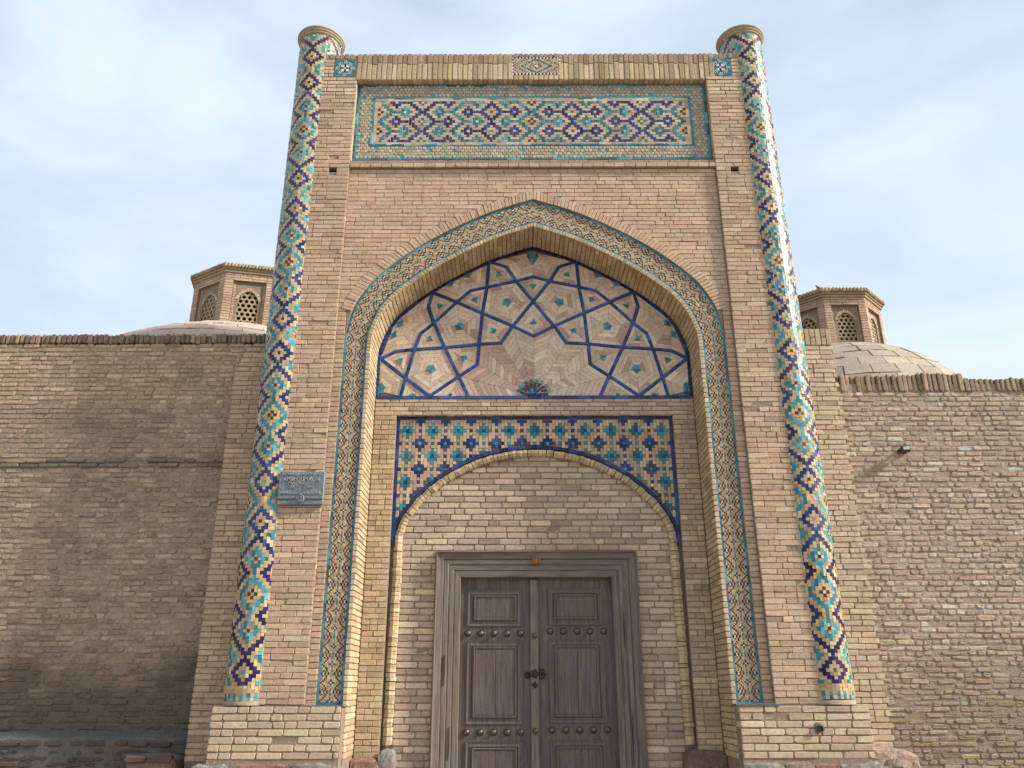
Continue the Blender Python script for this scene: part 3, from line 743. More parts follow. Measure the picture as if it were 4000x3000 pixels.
# --- mosaic inserts in the frieze
ins, insc = [], []
for sx in (-1, 1):
    x0, x1 = (-2.958, -2.640) if sx < 0 else (2.679, 2.997); z0, z1 = 10.118, 10.450; n = 22; w = (x1 - x0) / n; h = (z1 - z0) / n
    cen = 10.5
    for i in range(n):
        for j in range(n):
            u, v = i - cen, j - cen; rr = math.hypot(u, v); an = math.degrees(math.atan2(v, u)) % 90
            k = 't'
            for a in range(8):
                cx, cz = 7.6 * math.cos(a * math.pi / 4), 7.6 * math.sin(a * math.pi / 4)
                if max(abs(u - cx), abs(v - cz)) < 2.0: k = 'w' if (int(u - cx + 20.5) + int(v - cz + 20.5)) % 2 else 'k'
            if rr < 4.6:
                k = 'w' if 20 < an < 70 else 'n'
            ins.append([(x0 + i * w, z0 + j * h), (x0 + (i + 1) * w, z0 + j * h), (x0 + (i + 1) * w, z0 + (j + 1) * h), (x0 + i * w, z0 + (j + 1) * h)]); insc.append(k)
nx, nz = 56, 22; x0, x1, z0, z1 = -0.288, 0.44, 10.152, 10.478
for i in range(nx):
    for j in range(nz):
        a, b = i // 2, j // 2
        u, v = abs(i - nx / 2 + 0.5), abs(j - nz / 2 + 0.5)
        if i < 2 or j < 2 or i >= nx - 2 or j >= nz - 2: k = 'w' if (a + b) % 2 == 0 else ('n' if RNG.random() < 0.7 else 'k')
        else:
            d = u / 2 + v
            k = 'k' if abs(d - 3) < 0.8 and (a + b) % 2 else 't' if abs(d - 8.5) < 0.9 else 'k' if abs(d - 14) < 1 and (a + b) % 2 else 'c'
            if d < 1.3: k = 'w'
            if RNG.random() < 0.10: k = RNG.choice(['k', 'c', 'c'])
        ins.append([(x0 + i * (x1 - x0) / nx, z0 + j * (z1 - z0) / nz), (x0 + (i + 1) * (x1 - x0) / nx, z0 + j * (z1 - z0) / nz), (x0 + (i + 1) * (x1 - x0) / nx, z0 + (j + 1) * (z1 - z0) / nz), (x0 + i * (x1 - x0) / nx, z0 + (j + 1) * (z1 - z0) / nz)]); insc.append(k)
PAL['c'] = TAN
quads(np.array(ins), (0, 0.0, 0), UX, UZ, FN, np.array([pick(PAL[k] * (0.8 if k == 't' else 1), 1, 0.1)[0] for k in insc]), bev=0.0008, depth=0.05, gap=0.0006, lift=0.001).emit('insert_mosaic', M_GLAZE, portal, 0, 'insert_mosaic')

# --- mosaic band following the arch
BP = 11
def band_color(c, r):
    """c -6..6 across, r along; repeat of 11"""
    q = ((r + 5) % BP) - 5; a, b = abs(c), abs(q)
    if a == 0 and b == 0: return 'w'
    if a + b == 1: return 'k'
    if a == 1 and b == 1: return 'c'
    if a + b == 2: return 't'
    if a == 0 and b >= 4: return 't'
    if b == 5 and a == 5: return 'w'
    if (b == 5 and a in (4, 6)) or (b == 4 and a == 5): return 'k'
    if b <= 3 and a == 6 - b: return 'k'
    if b == 4 and a == 3: return 'k'
    if b == 5 and a == 2: return 'k'
    return 'c'
BW = []; BC = []
# centre line lengths: straight shaft + arch, per side
full_in = np.vstack([[(2.20, 1.43)], ARCH_IN]); full_out = np.vstack([[(2.495, 1.43)], ARCH_OUT])
mid = np.vstack([[(2.3475, 1.43)], (ARCH_IN + ARCH_OUT) / 2]); s = np.concatenate([[0], np.cumsum(np.linalg.norm(np.diff(mid, axis=0), axis=1))])
nrows = int(round(s[-1] / 0.195)) * BP; st = np.linspace(0, s[-1], nrows + 1)
def cin(t): return np.stack([np.interp(t, s, full_in[:, 0]), np.interp(t, s, full_in[:, 1])], -1)
def cout(t): return np.stack([np.interp(t, s, full_out[:, 0]), np.interp(t, s, full_out[:, 1])], -1)
A_, B_ = cin(st), cout(st); NC = 13; m0 = 0.095
U0 = np.linspace(m0, 1 - m0, NC + 1)
qs, ks = [], []
for r in range(nrows):
    for c in range(NC):
        k = band_color(c - 6, r)
        r1 = r
        if k == 'c':
            if (r + c) % 2 == 0 and r + 1 < nrows and band_color(c - 6, r + 1) == 'c': r1 = r + 1
            elif (r + c) % 2 == 1 and r > 0 and band_color(c - 6, r - 1) == 'c': continue
        p = lambda i, u: A_[i] * (1 - u) + B_[i] * u
        qs.append([p(r, U0[c]), p(r, U0[c + 1]), p(r1 + 1, U0[c + 1]), p(r1 + 1, U0[c])]); ks.append(k)
bstep = 12
for i in range(0, nrows, bstep):
    j = min(i + bstep, nrows)
    for u0, u1 in ((0.0, m0 - 0.008), (1 - m0 + 0.008, 1.0)):
        qs.append([p(i, u0), p(i, u1), p(j, u1), p(j, u0)]); ks.append('T')
qs.append([(2.2, 1.40), (2.495, 1.40), (2.495, 1.43), (2.2, 1.43)]); ks.append('T')
qs = np.array(qs); PAL['T'] = np.array([s2l(64, 134, 144), s2l(48, 110, 122), s2l(84, 150, 160)]); PAL['u'] = np.array([s2l(78, 132, 136), s2l(60, 108, 112)]); PAL['h'] = np.array([(0.43, 0.31, 0.185), (0.39, 0.275, 0.165), (0.47, 0.345, 0.215)])
bandP = []
for sx in (-1, 1):
    q = ccw(qs * np.array([sx, 1])); n = len(q)
    col = np.zeros((n, 3)); ka = np.array(ks)
    for k in set(ks):
        mk = ka == k; col[mk] = pick(PAL[{'t': 'u', 'c': 'h'}.get(k, k)] * (0.8 if k == 'w' else 1.0), mk.sum(), 0.10)
    bandP.append(quads(q, (0, Y_BAND, 0), UX, UZ, FN, col, bev=0.0010, depth=0.014, gap=0.0007, lift=0.0008, tilt=0.03))
Pieces.cat(bandP).emit('mosaic_band', M_GLAZE, portal, 0, 'mosaic_band')

# --- star-patterned lunette
ND = {'A1': (-0.627, 7.312), 'A2': (-1.426, 6.818), 'A3': (-2.104, 5.803), 'CN': (-2.117, 5.249), 'K1': (-0.376, 7.224), 'N1': (-0.241, 6.995), 'C1': (0, 7.066), 'X0': (0, 6.675), 'N2': (-0.655, 6.901), 'N3': (-0.289, 6.292), 'N4': (-0.714, 6.493), 'N5': (-1.081, 6.664), 'K2': (-0.888, 6.846), 'N6': (-1.391, 6.34), 'K3': (-1.477, 6.592), 'K4': (-1.572, 6.178), 'N7': (-1.646, 5.94), 'K5': (-1.894, 5.913), 'N8': (-0.753, 6.019), 'N9': (-1.229, 5.967), 'J2': (-0.452, 6.035), 'C2': (0, 6.139), 'N10': (-1.748, 5.516), 'N11': (-1.024, 5.541), 'B2': (-1.414, 5.254), 'B1': (-0.89, 5.253), 'B3': (-1.805, 5.255), 'J1': (-0.772, 5.718)}
def nd(k):
    if k.startswith('-'): p = ND[k[1:]]; return np.array([-p[0], p[1]])
    return np.array(ND[k])
straps = [['A1', 'N2', 'N4', 'N8', 'J1', 'N11', 'B2'], ['A1', 'K1', 'N1', 'X0', '-N3', '-J2', '-N8', '-N9', '-N7', '-K5', '-A3'], ['A2', 'N5', 'N4', 'N3', 'C2'],
          ['A2', 'K3', 'N6', 'N9', 'N11', 'B1'], ['C1', 'N1', 'N2', 'K2', 'N5', 'N6', 'K4', 'N7', 'N10', 'B3'], ['A3', 'N10', 'B2']]
SQ, SCOL = [], []
def strap(p, q, w=0.043, ext=0.010):
    d = q - p; L = np.linalg.norm(d); d /= L; nn = np.array([-d[1], d[0]]); p = p - d * ext; q = q + d * ext; L += 2 * ext
    k = max(1, int(round(L / 0.17)))
    for i in range(k):
        a, b = p + d * L * i / k, p + d * L * (i + 1) / k
        SQ.append([a - nn * w / 2, b - nn * w / 2, b + nn * w / 2, a + nn * w / 2])
        SCOL.append(pick(COBALT, 1, 0.13)[0])
for path in straps:
    for a, b in zip(path, path[1:]):
        p, q = nd(a), nd(b); strap(p, q); strap(p * [-1, 1], q * [-1, 1])
strap(np.array([-2.117, 5.235]), np.array([2.117, 5.235]), 0.048, 0)
TC = resample(np.vstack([[(JAMB, 5.26)], INTR]) , 46)
tT, tN = normals(TC); TI = TC + 0.047 * tN; TI[-1, 0] = 0; TI[-1, 1] = TC[-1, 1] - 0.052
for sx in (-1, 1):
    for i in range(45):
        SQ.append(ccw(np.array([[TC[i], TC[i + 1], TI[i + 1], TI[i]]]) * np.array([sx, 1]))[0]); SCOL.append(pick(NAVY if i > 20 else COBALT * 0.7, 1, 0.14)[0])  # upper half of the border in navy: soft arch shadow painted into the tiles
quads(ccw(np.array(SQ)), (0, Y_BACK - 0.012, 0), UX, UZ, FN, np.array(SCOL), bev=0.004, depth=0.03, gap=0.0016, lift=0.0012, tilt=0.01).emit('strap_tile', M_GLAZE, portal, 300)
# cells: closed polygons about a centre and open paths about a centre on the border
cells = [(['A1', 'K1', 'N1', 'N2'], (-0.49, 7.11), 1), (['N1', 'X0', 'N3', 'N4', 'N2'], (-0.372, 6.66), 1), (['N2', 'N4', 'N5', 'K2'], (-0.825, 6.70), 1),
         (['A2', 'N5', 'N6', 'K3'], (-1.315, 6.61), 1), (['N5', 'N4', 'N8', 'N9', 'N6'], (-1.03, 6.285), 1), (['N4', 'N3', 'J2', 'N8'], (-0.56, 6.22), 1),
         (['N6', 'N9', 'N7', 'K4'], (-1.44, 6.10), 1), (['A3', 'K5', 'N7', 'N10'], (-1.835, 5.775), 1), (['N7', 'N9', 'N11', 'B2', 'N10'], (-1.40, 5.65), 1), (['N9', 'N8', 'J1', 'N11'], (-0.95, 5.81), 1)]
axis_cells = [(['C1', 'N1', 'X0', '-N1'], (0, 6.92), 1), (['X0', 'N3', 'C2', '-N3'], (0, 6.345), 1)]
open_cells = [(['A1', 'N2', 'K2', 'N5', 'A2'], (-1.03, 7.12)), (['A2', 'K3', 'N6', 'K4', 'N7', 'K5', 'A3'], (-1.93, 6.36)), (['A3', 'N10', 'B3'], (-2.09, 5.33)), (['N10', 'B2'], (-1.63, 5.255)), (['B3', 'N10'], (-1.63, 5.255)), (['B2', 'N11'], (-1.13, 5.255)), (['N11', 'B1'], (-1.13, 5.255))]
axis_open = [(['A1', 'K1', 'N1', 'C1', '-N1', '-K1', '-A1'], (0, 7.46)), (['B1', 'N11', 'J1', 'N8', 'J2', 'N3', 'C2', '-N3', '-J2', '-N8', '-J1', '-N11', '-B1'], (0, 5.262))]
CQ, CC, TQ, TCc = [], [], [], []
PALE = [(0.60, 0.475, 0.35), (0.63, 0.505, 0.375), (0.56, 0.435, 0.32)]; PINK = [(0.47, 0.325, 0.25), (0.49, 0.34, 0.265), (0.43, 0.30, 0.23)]
def tri_poly(pts, c, k):
    pts = [np.asarray(p) for p in pts]; c = np.asarray(c)
    for i in range(len(pts)):
        a, b = pts[i], pts[(i + 1) % len(pts)]; m = (a + b) / 2
        TQ.append([c, a, m, b]) if False else TQ.append([c + (a - c) * 0.02, a, m, b]); TCc.append(k)
def concentric(pts, c, closed, step=0.058, jewel=True, pink=0.0):
    c = np.array(c, float); E = list(zip(pts, pts[1:])) + ([(pts[-1], pts[0])] if closed else [])
    def dist(a, b):
        d = b - a; return abs(d[0] * (c - a)[1] - d[1] * (c - a)[0]) / np.linalg.norm(d)
    D = [dist(a, b) for a, b in E]; dm = np.mean([x for x in D if x > 0.03] or [0.1])
    jr = 0.050 if dm > 0.22 else 0.030 if closed else 0.0
    nr = max(1, int(round((dm - 0.02 - jr) / step)))
    s0 = 1 - 0.022 / dm; s1 = max(jr / dm, 0.0) if jewel else 0.03
    sc = np.linspace(s0, s1, nr + 1)
    for k in range(nr):
        for (a, b), dd in zip(E, D):
            if dd < 0.03: continue
            A0, B0, B1, A1 = c + (a - c) * sc[k], c + (b - c) * sc[k], c + (b - c) * sc[k + 1], c + (a - c) * sc[k + 1]
            L = np.linalg.norm(B0 - A0); m = max(1, int(round(L / 0.23)))
            cuts = np.linspace(0, 1, m + 1)
            if m > 1: cuts[1:-1] += RNG.uniform(-0.08, 0.08, m - 1)
            for i in range(m):
                q = [A0 + (B0 - A0) * cuts[i], A0 + (B0 - A0) * cuts[i + 1], A1 + (B1 - A1) * cuts[i + 1], A1 + (B1 - A1) * cuts[i]]
                CQ.append(q)
                mx_ = np.mean([p[0] for p in q]); mz_ = np.mean([p[1] for p in q])
                pk = pink + (0.85 if (-1.0 < mx_ < -0.02 and 5.25 < mz_ < 5.90 + 0.2 * math.sin(9 * mx_) and not closed) else 0.10)
                if closed and k == 0: pk += 0.25 if mx_ < 0 else 0.08
                CC.append(vary((PINK if RNG.random() < pk else PALE)[RNG.integers(0, 3)], 1, 0.08, 0.02)[0])
    if closed and jewel:
        pol = [c + (p - c) * (s1 * 1.05) for p in pts]
        tri_poly(pol, c, 't')
for keys, c, _ in cells:
    pts = [nd(k) for k in keys]
    concentric(pts, c, True); concentric([p * [-1, 1] for p in pts], (-c[0], c[1]), True)
for keys, c, _ in axis_cells: concentric([nd(k) for k in keys], c, True)
for keys, c in open_cells:
    pts = [nd(k) for k in keys]
    concentric(pts, c, False, jewel=False); concentric([p * [-1, 1] for p in pts], (-c[0], c[1]), False, jewel=False)
for keys, c in axis_open: concentric([nd(k) for k in keys], c, False, jewel=False)
# border jewels, teardrop, rosette
for sx in (-1, 1):
    for c, w, h in (((-2.065, 5.36), 0.05, 0.17), ((-1.63, 5.275), 0.05, 0.035), ((-1.13, 5.275), 0.03, 0.03)):
        cc = np.array([sx * c[0], c[1]]); tri_poly([cc + (-w * .9, -h * .4), cc + (w * .5, -h * .4), cc + (w, 0.1 * h), cc + (0, h * .55), cc + (-w * .9, h * .3)], cc, 't')
    for c, t in (((-1.20, 6.995), 0.50), ((-0.95, 7.135), 0.50), ((-1.90, 6.36), 0.95), ((-1.985, 6.18), 1.15)):
        d = np.array([math.cos(t), math.sin(t)]); n = np.array([-d[1], d[0]]); cc = np.array(c) - n * 0.045; pp = [cc - d * 0.07, cc - n * 0.05, cc + d * 0.07, cc + n * 0.04]
        tri_poly([np.array([-sx * p[0], p[1]]) for p in pp], np.array([-sx * cc[0], cc[1]]), 't')
td = np.array([0, 7.385]); tri_poly([td + (0, -0.13), td + (0.055, -0.045), td + (0.085, 0.01), td + (0.07, 0.06), td + (0, 0.10), td + (-0.07, 0.06), td + (-0.085, 0.01), td + (-0.055, -0.045)], td, 't')
ro = np.array([0, 5.26])
for i in range(9):
    a0, a1 = math.pi * i / 9, math.pi * (i + 1) / 9; am = (a0 + a1) / 2
    e = lambda a, r: ro + r * np.array([math.cos(a), math.sin(a)])
    TQ.append([e(am, 0.015), e(a0, 0.10), e(am, 0.115), e(a1, 0.10)]); TCc.append('t' if i % 2 else 'b')
    cc = e(am, 0.15)
    TQ.append([e(a0 + 0.03, 0.125), e(am, 0.19), e(a1 - 0.03, 0.125), e(am, 0.105)]); TCc.append('k')
    TQ.append([e(a0 + 0.05, 0.135), e(a0 - 0.02, 0.165), e(a0 + 0.08, 0.195), e(am, 0.185)]); TCc.append('k')
    if i < 8: TQ.append([e(a1 - 0.12, 0.185), e(a1 - 0.09, 0.235), e(a1 + 0.09, 0.235), e(a1 + 0.12, 0.185)]); TCc.append('t')
TQ = ccw(np.array(TQ))
quads(TQ, (0, Y_BACK - 0.012, 0), UX, UZ, FN, np.array([pick(PAL[k] * (0.85 if k == 't' else 1), 1, 0.08)[0] for k in TCc]), bev=0.001, depth=0.025, gap=0.0004, lift=0.0005).emit('jewel_tile', M_GLAZE, portal, 300)
quads(ccw(np.array(CQ)), (0, Y_BACK, 0), UX, UZ, FN, np.array(CC), bev=0.0015, depth=0.02, gap=0.0012, lift=0.0007, tilt=0.003).emit('chevron_brick', M_BRICK, portal, 300, 'chevron_brickwork')
# leaf sprig on the teardrop
sp = []
for dx_, dz_, w, h in ((0, 0.035, 0.018, 0.035), (-0.03, 0.012, 0.022, 0.02), (0.03, 0.012, 0.022, 0.02), (0, -0.008, 0.03, 0.018)):
    sp.append([(dx_ - w, 7.385 + dz_), (dx_, 7.385 + dz_ - h), (dx_ + w, 7.385 + dz_), (dx_, 7.385 + dz_ + h)])
quads(np.array(sp), (0, Y_BACK - 0.016, 0), UX, UZ, FN, pick(TAN * 0.5, 4), bev=0.001, depth=0.01, gap=0.0005).emit('leaf_tile', M_GLAZE, portal, 300)

# --- flower-tiled spandrels over the door arch
cw, chh = 3.39 / 80, 0.70 / 16; fx0, fz0 = 0.0, 4.782
def fl_color(c, r):
    def fl(c, r, k, ck):
        c = (c + 4) % 8 - 4; r = (r + 4) % 8 - 4
        if c == 0 and r == 0: return ck
        if (c == 0 and abs(r) <= 2) or (abs(c) == 1 and abs(r) <= 1) or (abs(c) == 2 and r == 0): return k
        if c == 0 and abs(r) == 4: return k
    return fl(c, r, 't', 'b') or fl(c + 4, r + 4, 'b', 't')
def in_spandrel(x, z): return abs(x) < 1.80 and z < 4.945 and (abs(x) > 1.845 or z > z_at(DARCH_OUT, x) + 0.012)
fq, fk, ftq = [], [], []
for c in range(-42, 43):
    r = 3
    while r > -34:
        k = fl_color(c, -r); x, z = fx0 + c * cw, fz0 + r * chh
        r1 = r
        lim = 1 if k else (3 if RNG.random() < 0.6 else 1)
        while r - r1 < lim and fl_color(c, -(r1 - 1)) == k: r1 -= 1
        rows = [q for q in range(r1, r + 1) if in_spandrel(x, fz0 + q * chh)]
        if rows:
            q = cellrect(c, c, rows[0], rows[-1], cw, chh, fx0, fz0)
            if k: fq.append(q); fk.append(k)
            else: ftq.append(q)
        r = r1 - 1
quads(np.array(ftq), (0, Y_FLOW, 0), UX, UZ, FN, pick(TAN * np.array([0.95, 0.93, 0.90]), len(ftq), 0.12), bev=0.002, depth=0.02, gap=0.0015, lift=0.0015, tilt=0.01).emit('spandrel_clay_tile', M_BRICK, portal, 300, 'spandrel_clay_tile_work')
# blue borders: sides, top, arch
def bord(pts_in, pts_out):
    for i in range(len(pts_in) - 1): fq.append([pts_in[i], pts_in[i + 1], pts_out[i + 1], pts_out[i]]); fk.append('n' if False else 'b')
DB = DARCH_OUT + 0.05 * normals(DARCH_OUT)[1]; DB[-1, 0] = 0
for sx in (-1, 1):
    m = np.array([sx, 1]); a = resample(DARCH_OUT, 22) * m; b = resample(DB, 22) * m; bord(list(a), list(b))
    zs = np.linspace(3.30, 4.985, 9); xa, xb = sx * 1.80, sx * 1.845
    bord([(xa, z) for z in zs], [(xb, z) for z in zs])
xs = np.linspace(-1.80, 1.80, 22); bord([(x, 4.945) for x in xs], [(x, 4.985) for x in xs])
quads(ccw(np.array(fq)), (0, Y_FLOW, 0), UX, UZ, FN, np.array([pick(PAL[k] * (0.72 if k == 't' else 0.95), 1, 0.14)[0] for k in fk]), bev=0.002, depth=0.02, gap=0.0012, lift=0.0018, tilt=0.012).emit('spandrel_glazed_tile', M_GLAZE, portal, 300, 'spandrel_glazed_tile_work')
# rounded moulding of the door arch and its jambs
mc = (DARCH_IN + DB) / 2
path = resample(np.vstack([[(1.7725, 0.95)], mc]), 94); tP, nP = normals(path); mv, mcx = [], []
hw = 0.060
for sx in (-1, 1):
    for i in range(93):
        if path[i, 1] < 0.95: continue
        ring_v = []
        for j, e in ((i, 0.05), (i + 1, -0.05)):
            c = path[j] + (path[i + 1] - path[i]) * e; wv = hw if path[j, 1] < 3.2 else hw - 0.010
            for ang in (0, 40, 90, 140, 180):
                u = wv * math.cos(math.radians(ang)); d = 0.055 * math.sin(math.radians(ang)) + 0.0
                pt = c + nP[j] * u; ring_v.append((sx * pt[0], Y_INF - 0.012 - d, pt[1]))
        mv.append(ring_v)
mv = np.array(mv); mv += RNG.normal(0, 0.0015, mv.shape) + RNG.normal(0, 0.003, (len(mv), 1, 3))
MF = [(0, 5, 6, 1), (1, 6, 7, 2), (2, 7, 8, 3), (3, 8, 9, 4), (0, 1, 2, 3, 4), (9, 8, 7, 6, 5)]
Pieces(mv, MF, brick_cols(*LIGHT_Y, len(mv), 0.12)).emit('moulding_brick', M_BRICK, portal, 300)
# stone footings
def stone(x0, x1, y0, y1, z0, z1, col, name='footing_stone', parent=portal, n=7, amp=0.03, mat=M_STONE):
    """rough block: a subdivided box pushed about by noise"""
    V = []; idx = {}; F = []
    def vid(i, j, k):
        key = (i, j, k)
        if key not in idx:
            idx[key] = len(V); f = np.array([i, j, k]) / n * 2 - 1
            g = f * (1 - 0.10 * (np.sort(np.abs(f))[1] ** 4)) 
            V.append((x0 + (g[0] + 1) / 2 * (x1 - x0), y0 + (g[1] + 1) / 2 * (y1 - y0), z0 + (g[2] + 1) / 2 * (z1 - z0)))
        return idx[key]
    for a in range(n):
        for b in range(n):
            F += [(vid(a, 0, b), vid(a + 1, 0, b), vid(a + 1, 0, b + 1), vid(a, 0, b + 1)), (vid(a, n, b), vid(a, n, b + 1), vid(a + 1, n, b + 1), vid(a + 1, n, b)),
                  (vid(0, a, b), vid(0, a, b + 1), vid(0, a + 1, b + 1), vid(0, a + 1, b)), (vid(n, a, b), vid(n, a + 1, b), vid(n, a + 1, b + 1), vid(n, a, b + 1)),
                  (vid(a, b, 0), vid(a, b + 1, 0), vid(a + 1, b + 1, 0), vid(a + 1, b, 0)), (vid(a, b, n), vid(a + 1, b, n), vid(a + 1, b + 1, n), vid(a, b + 1, n))]
    V = np.array(V); ph = RNG.uniform(0, 6, 9)
    for k, fr_ in enumerate((5, 11, 23)):
        V += amp / (k + 1) * np.stack([np.sin(fr_ * V[:, 1] + ph[k]) * np.cos(fr_ * V[:, 2] + ph[k + 3]), np.sin(fr_ * V[:, 2] + ph[k + 3]) * np.cos(fr_ * V[:, 0] + ph[k]), 0.5 * np.sin(fr_ * V[:, 0] + ph[k + 6]) * np.cos(fr_ * V[:, 1])], 1)
    V += RNG.normal(0, amp * 0.12, V.shape)
    c = np.repeat(np.asarray(col)[None], len(V), 0)
    return mesh_obj(name, V, F, mat, parent, c)
GREYST, REDST, SANDST = (0.25, 0.235, 0.21), (0.27, 0.155, 0.105), (0.33, 0.245, 0.18)
for x0, x1, c in ((-3.72, -3.30, GREYST), (-3.31, -2.62, REDST), (-2.66, -2.15, GREYST), (2.16, 2.62, GREYST), (2.60, 2.92, SANDST), (2.88, 3.20, REDST), (3.16, 3.62, GREYST)):
    stone(x0, x1, -0.16, 0.3, -0.05, 0.85 + RNG.uniform(-0.006, 0.004), c, amp=0.022)
stone(-2.16, -1.82, 0.42, 0.75, -0.05, 0.84, REDST, amp=0.016); stone(-1.84, -1.66, 0.50, 0.75, -0.05, 0.92, GREYST, amp=0.016)
stone(1.66, 2.16, 0.47, 0.75, -0.05, 0.90, (0.20, 0.135, 0.10), amp=0.016)
ledge_l = [box_vf(-2.62, -2.14, -0.11, 0.08, 1.387, 1.402), box_vf(2.14, 2.62, -0.13, 0.08, 1.39, 1.412)]
mesh_obj('plinth_cap', *merge(ledge_l), M_PLASTER, portal)

# ================================================================== TILED COLUMNS
COLR, CELLZ = 0.3116, 0.0404
CELLA = 0.0404 / COLR
def col_motif(c, r):
    """c columns from the motif axis (0..6), r rows from the four-dot centre (0..27)"""
    if (c, r) in ((0, 1), (1, 0)): return 'k'
    if c == 0 and 4 <= r <= 8: return 't'
    if (c == 1 and r in (3, 4)) or (c == 2 and r in (2, 3)) or (c == 3 and r in (1, 2)) or (c == 4 and r in (0, 1)): return 't'
    d = abs(r - 10)
    if c == 0 and d == 0: return 'k'
    if (c == 0 and d in (2, 3)) or (c == 1 and d in (1, 2)) or (c == 2 and d <= 1) or (c == 3 and d == 0): return 't'
    e = r - 21; d = abs(e)
    if c == 0 and d == 0: return 'x'
    if (c == 0 and d in (3, 4)) or (c == 1 and d in (2, 3)) or (c == 2 and d in (1, 2)) or (c == 3 and d <= 1) or (c == 4 and d == 0): return 'b'
    if c == 0 and -5 <= e <= -3: return 'b'
    if (c == 1 and r in (16, 15)) or (c == 2 and r in (15, 14)) or (c == 3 and r in (14, 13)): return 'b'
    return None
def col_color(c, r):
    c = abs(((c + 6) % 12) - 6); r = abs(((r + 27) % 54) - 27)
    return col_motif(c, r) or col_motif(6 - c, 27 - r)
def tiled_column(cx, cy, a0, zref, label, sgn):
    root = tag(empty('tiled_column', (cx, cy, 1.40)), label, 'column', 'tiled corner columns of the portal')
    nseg = 48; zt, zb = 10.925, 1.40
    V, F = [], []
    for z in (zb, zt):
        for i in range(nseg): V.append((cx + (COLR - 0.009) * math.cos(2 * math.pi * i / nseg), cy + (COLR - 0.009) * math.sin(2 * math.pi * i / nseg), z))
    for i in range(nseg): F.append((i, (i + 1) % nseg, nseg + (i + 1) % nseg, nseg + i))
    F.append(tuple(range(nseg, 2 * nseg)))
    mesh_obj('column_core', V, F, M_MORTAR, root)
    qs, org, U, NN, ks = [], [], [], [], []
    rmin, rmax = math.ceil((zb + 0.055 - zref) / CELLZ), math.floor((zt - zref) / CELLZ)
    w = COLR * CELLA
    for c in range(-16, 17):
        ang = a0 + c * CELLA; nn = np.array([math.sin(ang), -math.cos(ang), 0]); u = np.array([math.cos(ang), math.sin(ang), 0])
        r = rmin
        while r <= rmax:
            k = col_color(c, r)
            if r < rmin + 4: k = 't' if (c + 40) % 2 == 0 and r in (rmin, rmin + 1) else None
            r1 = r
            par = (r + c) % 2
            lim = 1 if k else (1 if par == 0 else 0)
            while r1 - r < lim and r1 < rmax and col_color(c, r1 + 1) == k and r1 + 1 >= rmin + 4 or (r1 - r < lim and r1 + 1 < rmin + 4 and k is None): r1 += 1
            qs.append([(-w / 2, zref + (r - 0.5) * CELLZ), (w / 2, zref + (r - 0.5) * CELLZ), (w / 2, zref + (r1 + 0.5) * CELLZ), (-w / 2, zref + (r1 + 0.5) * CELLZ)])
            org.append((cx + nn[0] * COLR, cy + nn[1] * COLR, 0)); U.append(u); NN.append(nn); ks.append(k or 'g'); r = r1 + 1
    ka = np.array(ks); col = np.zeros((len(ks), 3)); zc_ = np.array([q[0][1] for q in qs])
    for k, pal in (('t', TURQ), ('b', BLUE), ('k', BLACK), ('g', GOLD)):
        mk = ka == k
        if mk.any(): col[mk] = pick(pal, mk.sum(), 0.13)
    mk = ka == 'x'; n = mk.sum(); col[mk] = np.where((RNG.random(n) < 0.3)[:, None], pick(TURQ, n), pick(BLACK, n))
    lost = RNG.random(len(ks)) < 0.018; col[lost] = vary((0.33, 0.235, 0.155), lost.sum(), 0.2)
    low = (ka == 'b') & (zc_ < 3.0); col[low] = pick(NAVY * np.array([0.9, 0.6, 1.3]), low.sum(), 0.12)   # the lowest courses were re-glazed darker
    hi = (ka == 'b') & (zc_ > 8.6); col[hi] = pick((BLUE + NAVY) / 2, hi.sum(), 0.18)
    quads(np.array(qs), np.array(org), np.array(U), UZ, np.array(NN), col, bev=0.0009, depth=0.014, gap=0.0008, lift=0.0010, tilt=0.045).emit('tile', M_COLGLAZE, root, 300, 'tile_cladding')
    # capital: three rolls, lathed
    prof = [(0.300, 10.88), (0.313, 10.918), (0.322, 10.920), (0.333, 10.928), (0.336, 10.940), (0.331, 10.950), (0.326, 10.953), (0.338, 10.957), (0.350, 10.966), (0.351, 10.980), (0.345, 10.988), (0.340, 10.990), (0.352, 10.994), (0.363, 11.003), (0.364, 11.020), (0.355, 11.032), (0.330, 11.036), (0.0, 11.05)]
    V, F = [], []
    ns = 56
    for rr, z in prof:
        for i in range(ns): V.append((cx + rr * math.cos(2 * math.pi * i / ns), cy + rr * math.sin(2 * math.pi * i / ns), z))
    for j in range(len(prof) - 1):
        for i in range(ns): F.append((j * ns + i, j * ns + (i + 1) % ns, (j + 1) * ns + (i + 1) % ns, (j + 1) * ns + i))
    mesh_obj('capital', V, F, M_CAP, root, smooth=True)
    # clay ring at the foot
    V, F = [], []
    for rr, z in ((COLR + 0.003, 1.40), (COLR + 0.003, 1.435), (COLR - 0.004, 1.445)):
        for i in range(ns): V.append((cx + rr * math.cos(2 * math.pi * i / ns), cy + rr * math.sin(2 * math.pi * i / ns), z))
    for j in range(2):
        for i in range(ns): F.append((j * ns + i, j * ns + (i + 1) % ns, (j + 1) * ns + (i + 1) % ns, (j + 1) * ns + i))
    mesh_obj('base_ring', V, F, M_CAP, root, smooth=True)
    return root
tiled_column(-3.275, 0.27, math.radians(-6), 4.777, 'round column with blue and turquoise tiles on the plaque side', -1)
tiled_column(3.275, 0.27, math.radians(6), 4.790, 'round column with blue and turquoise tiles nearest the wall floodlight', 1)

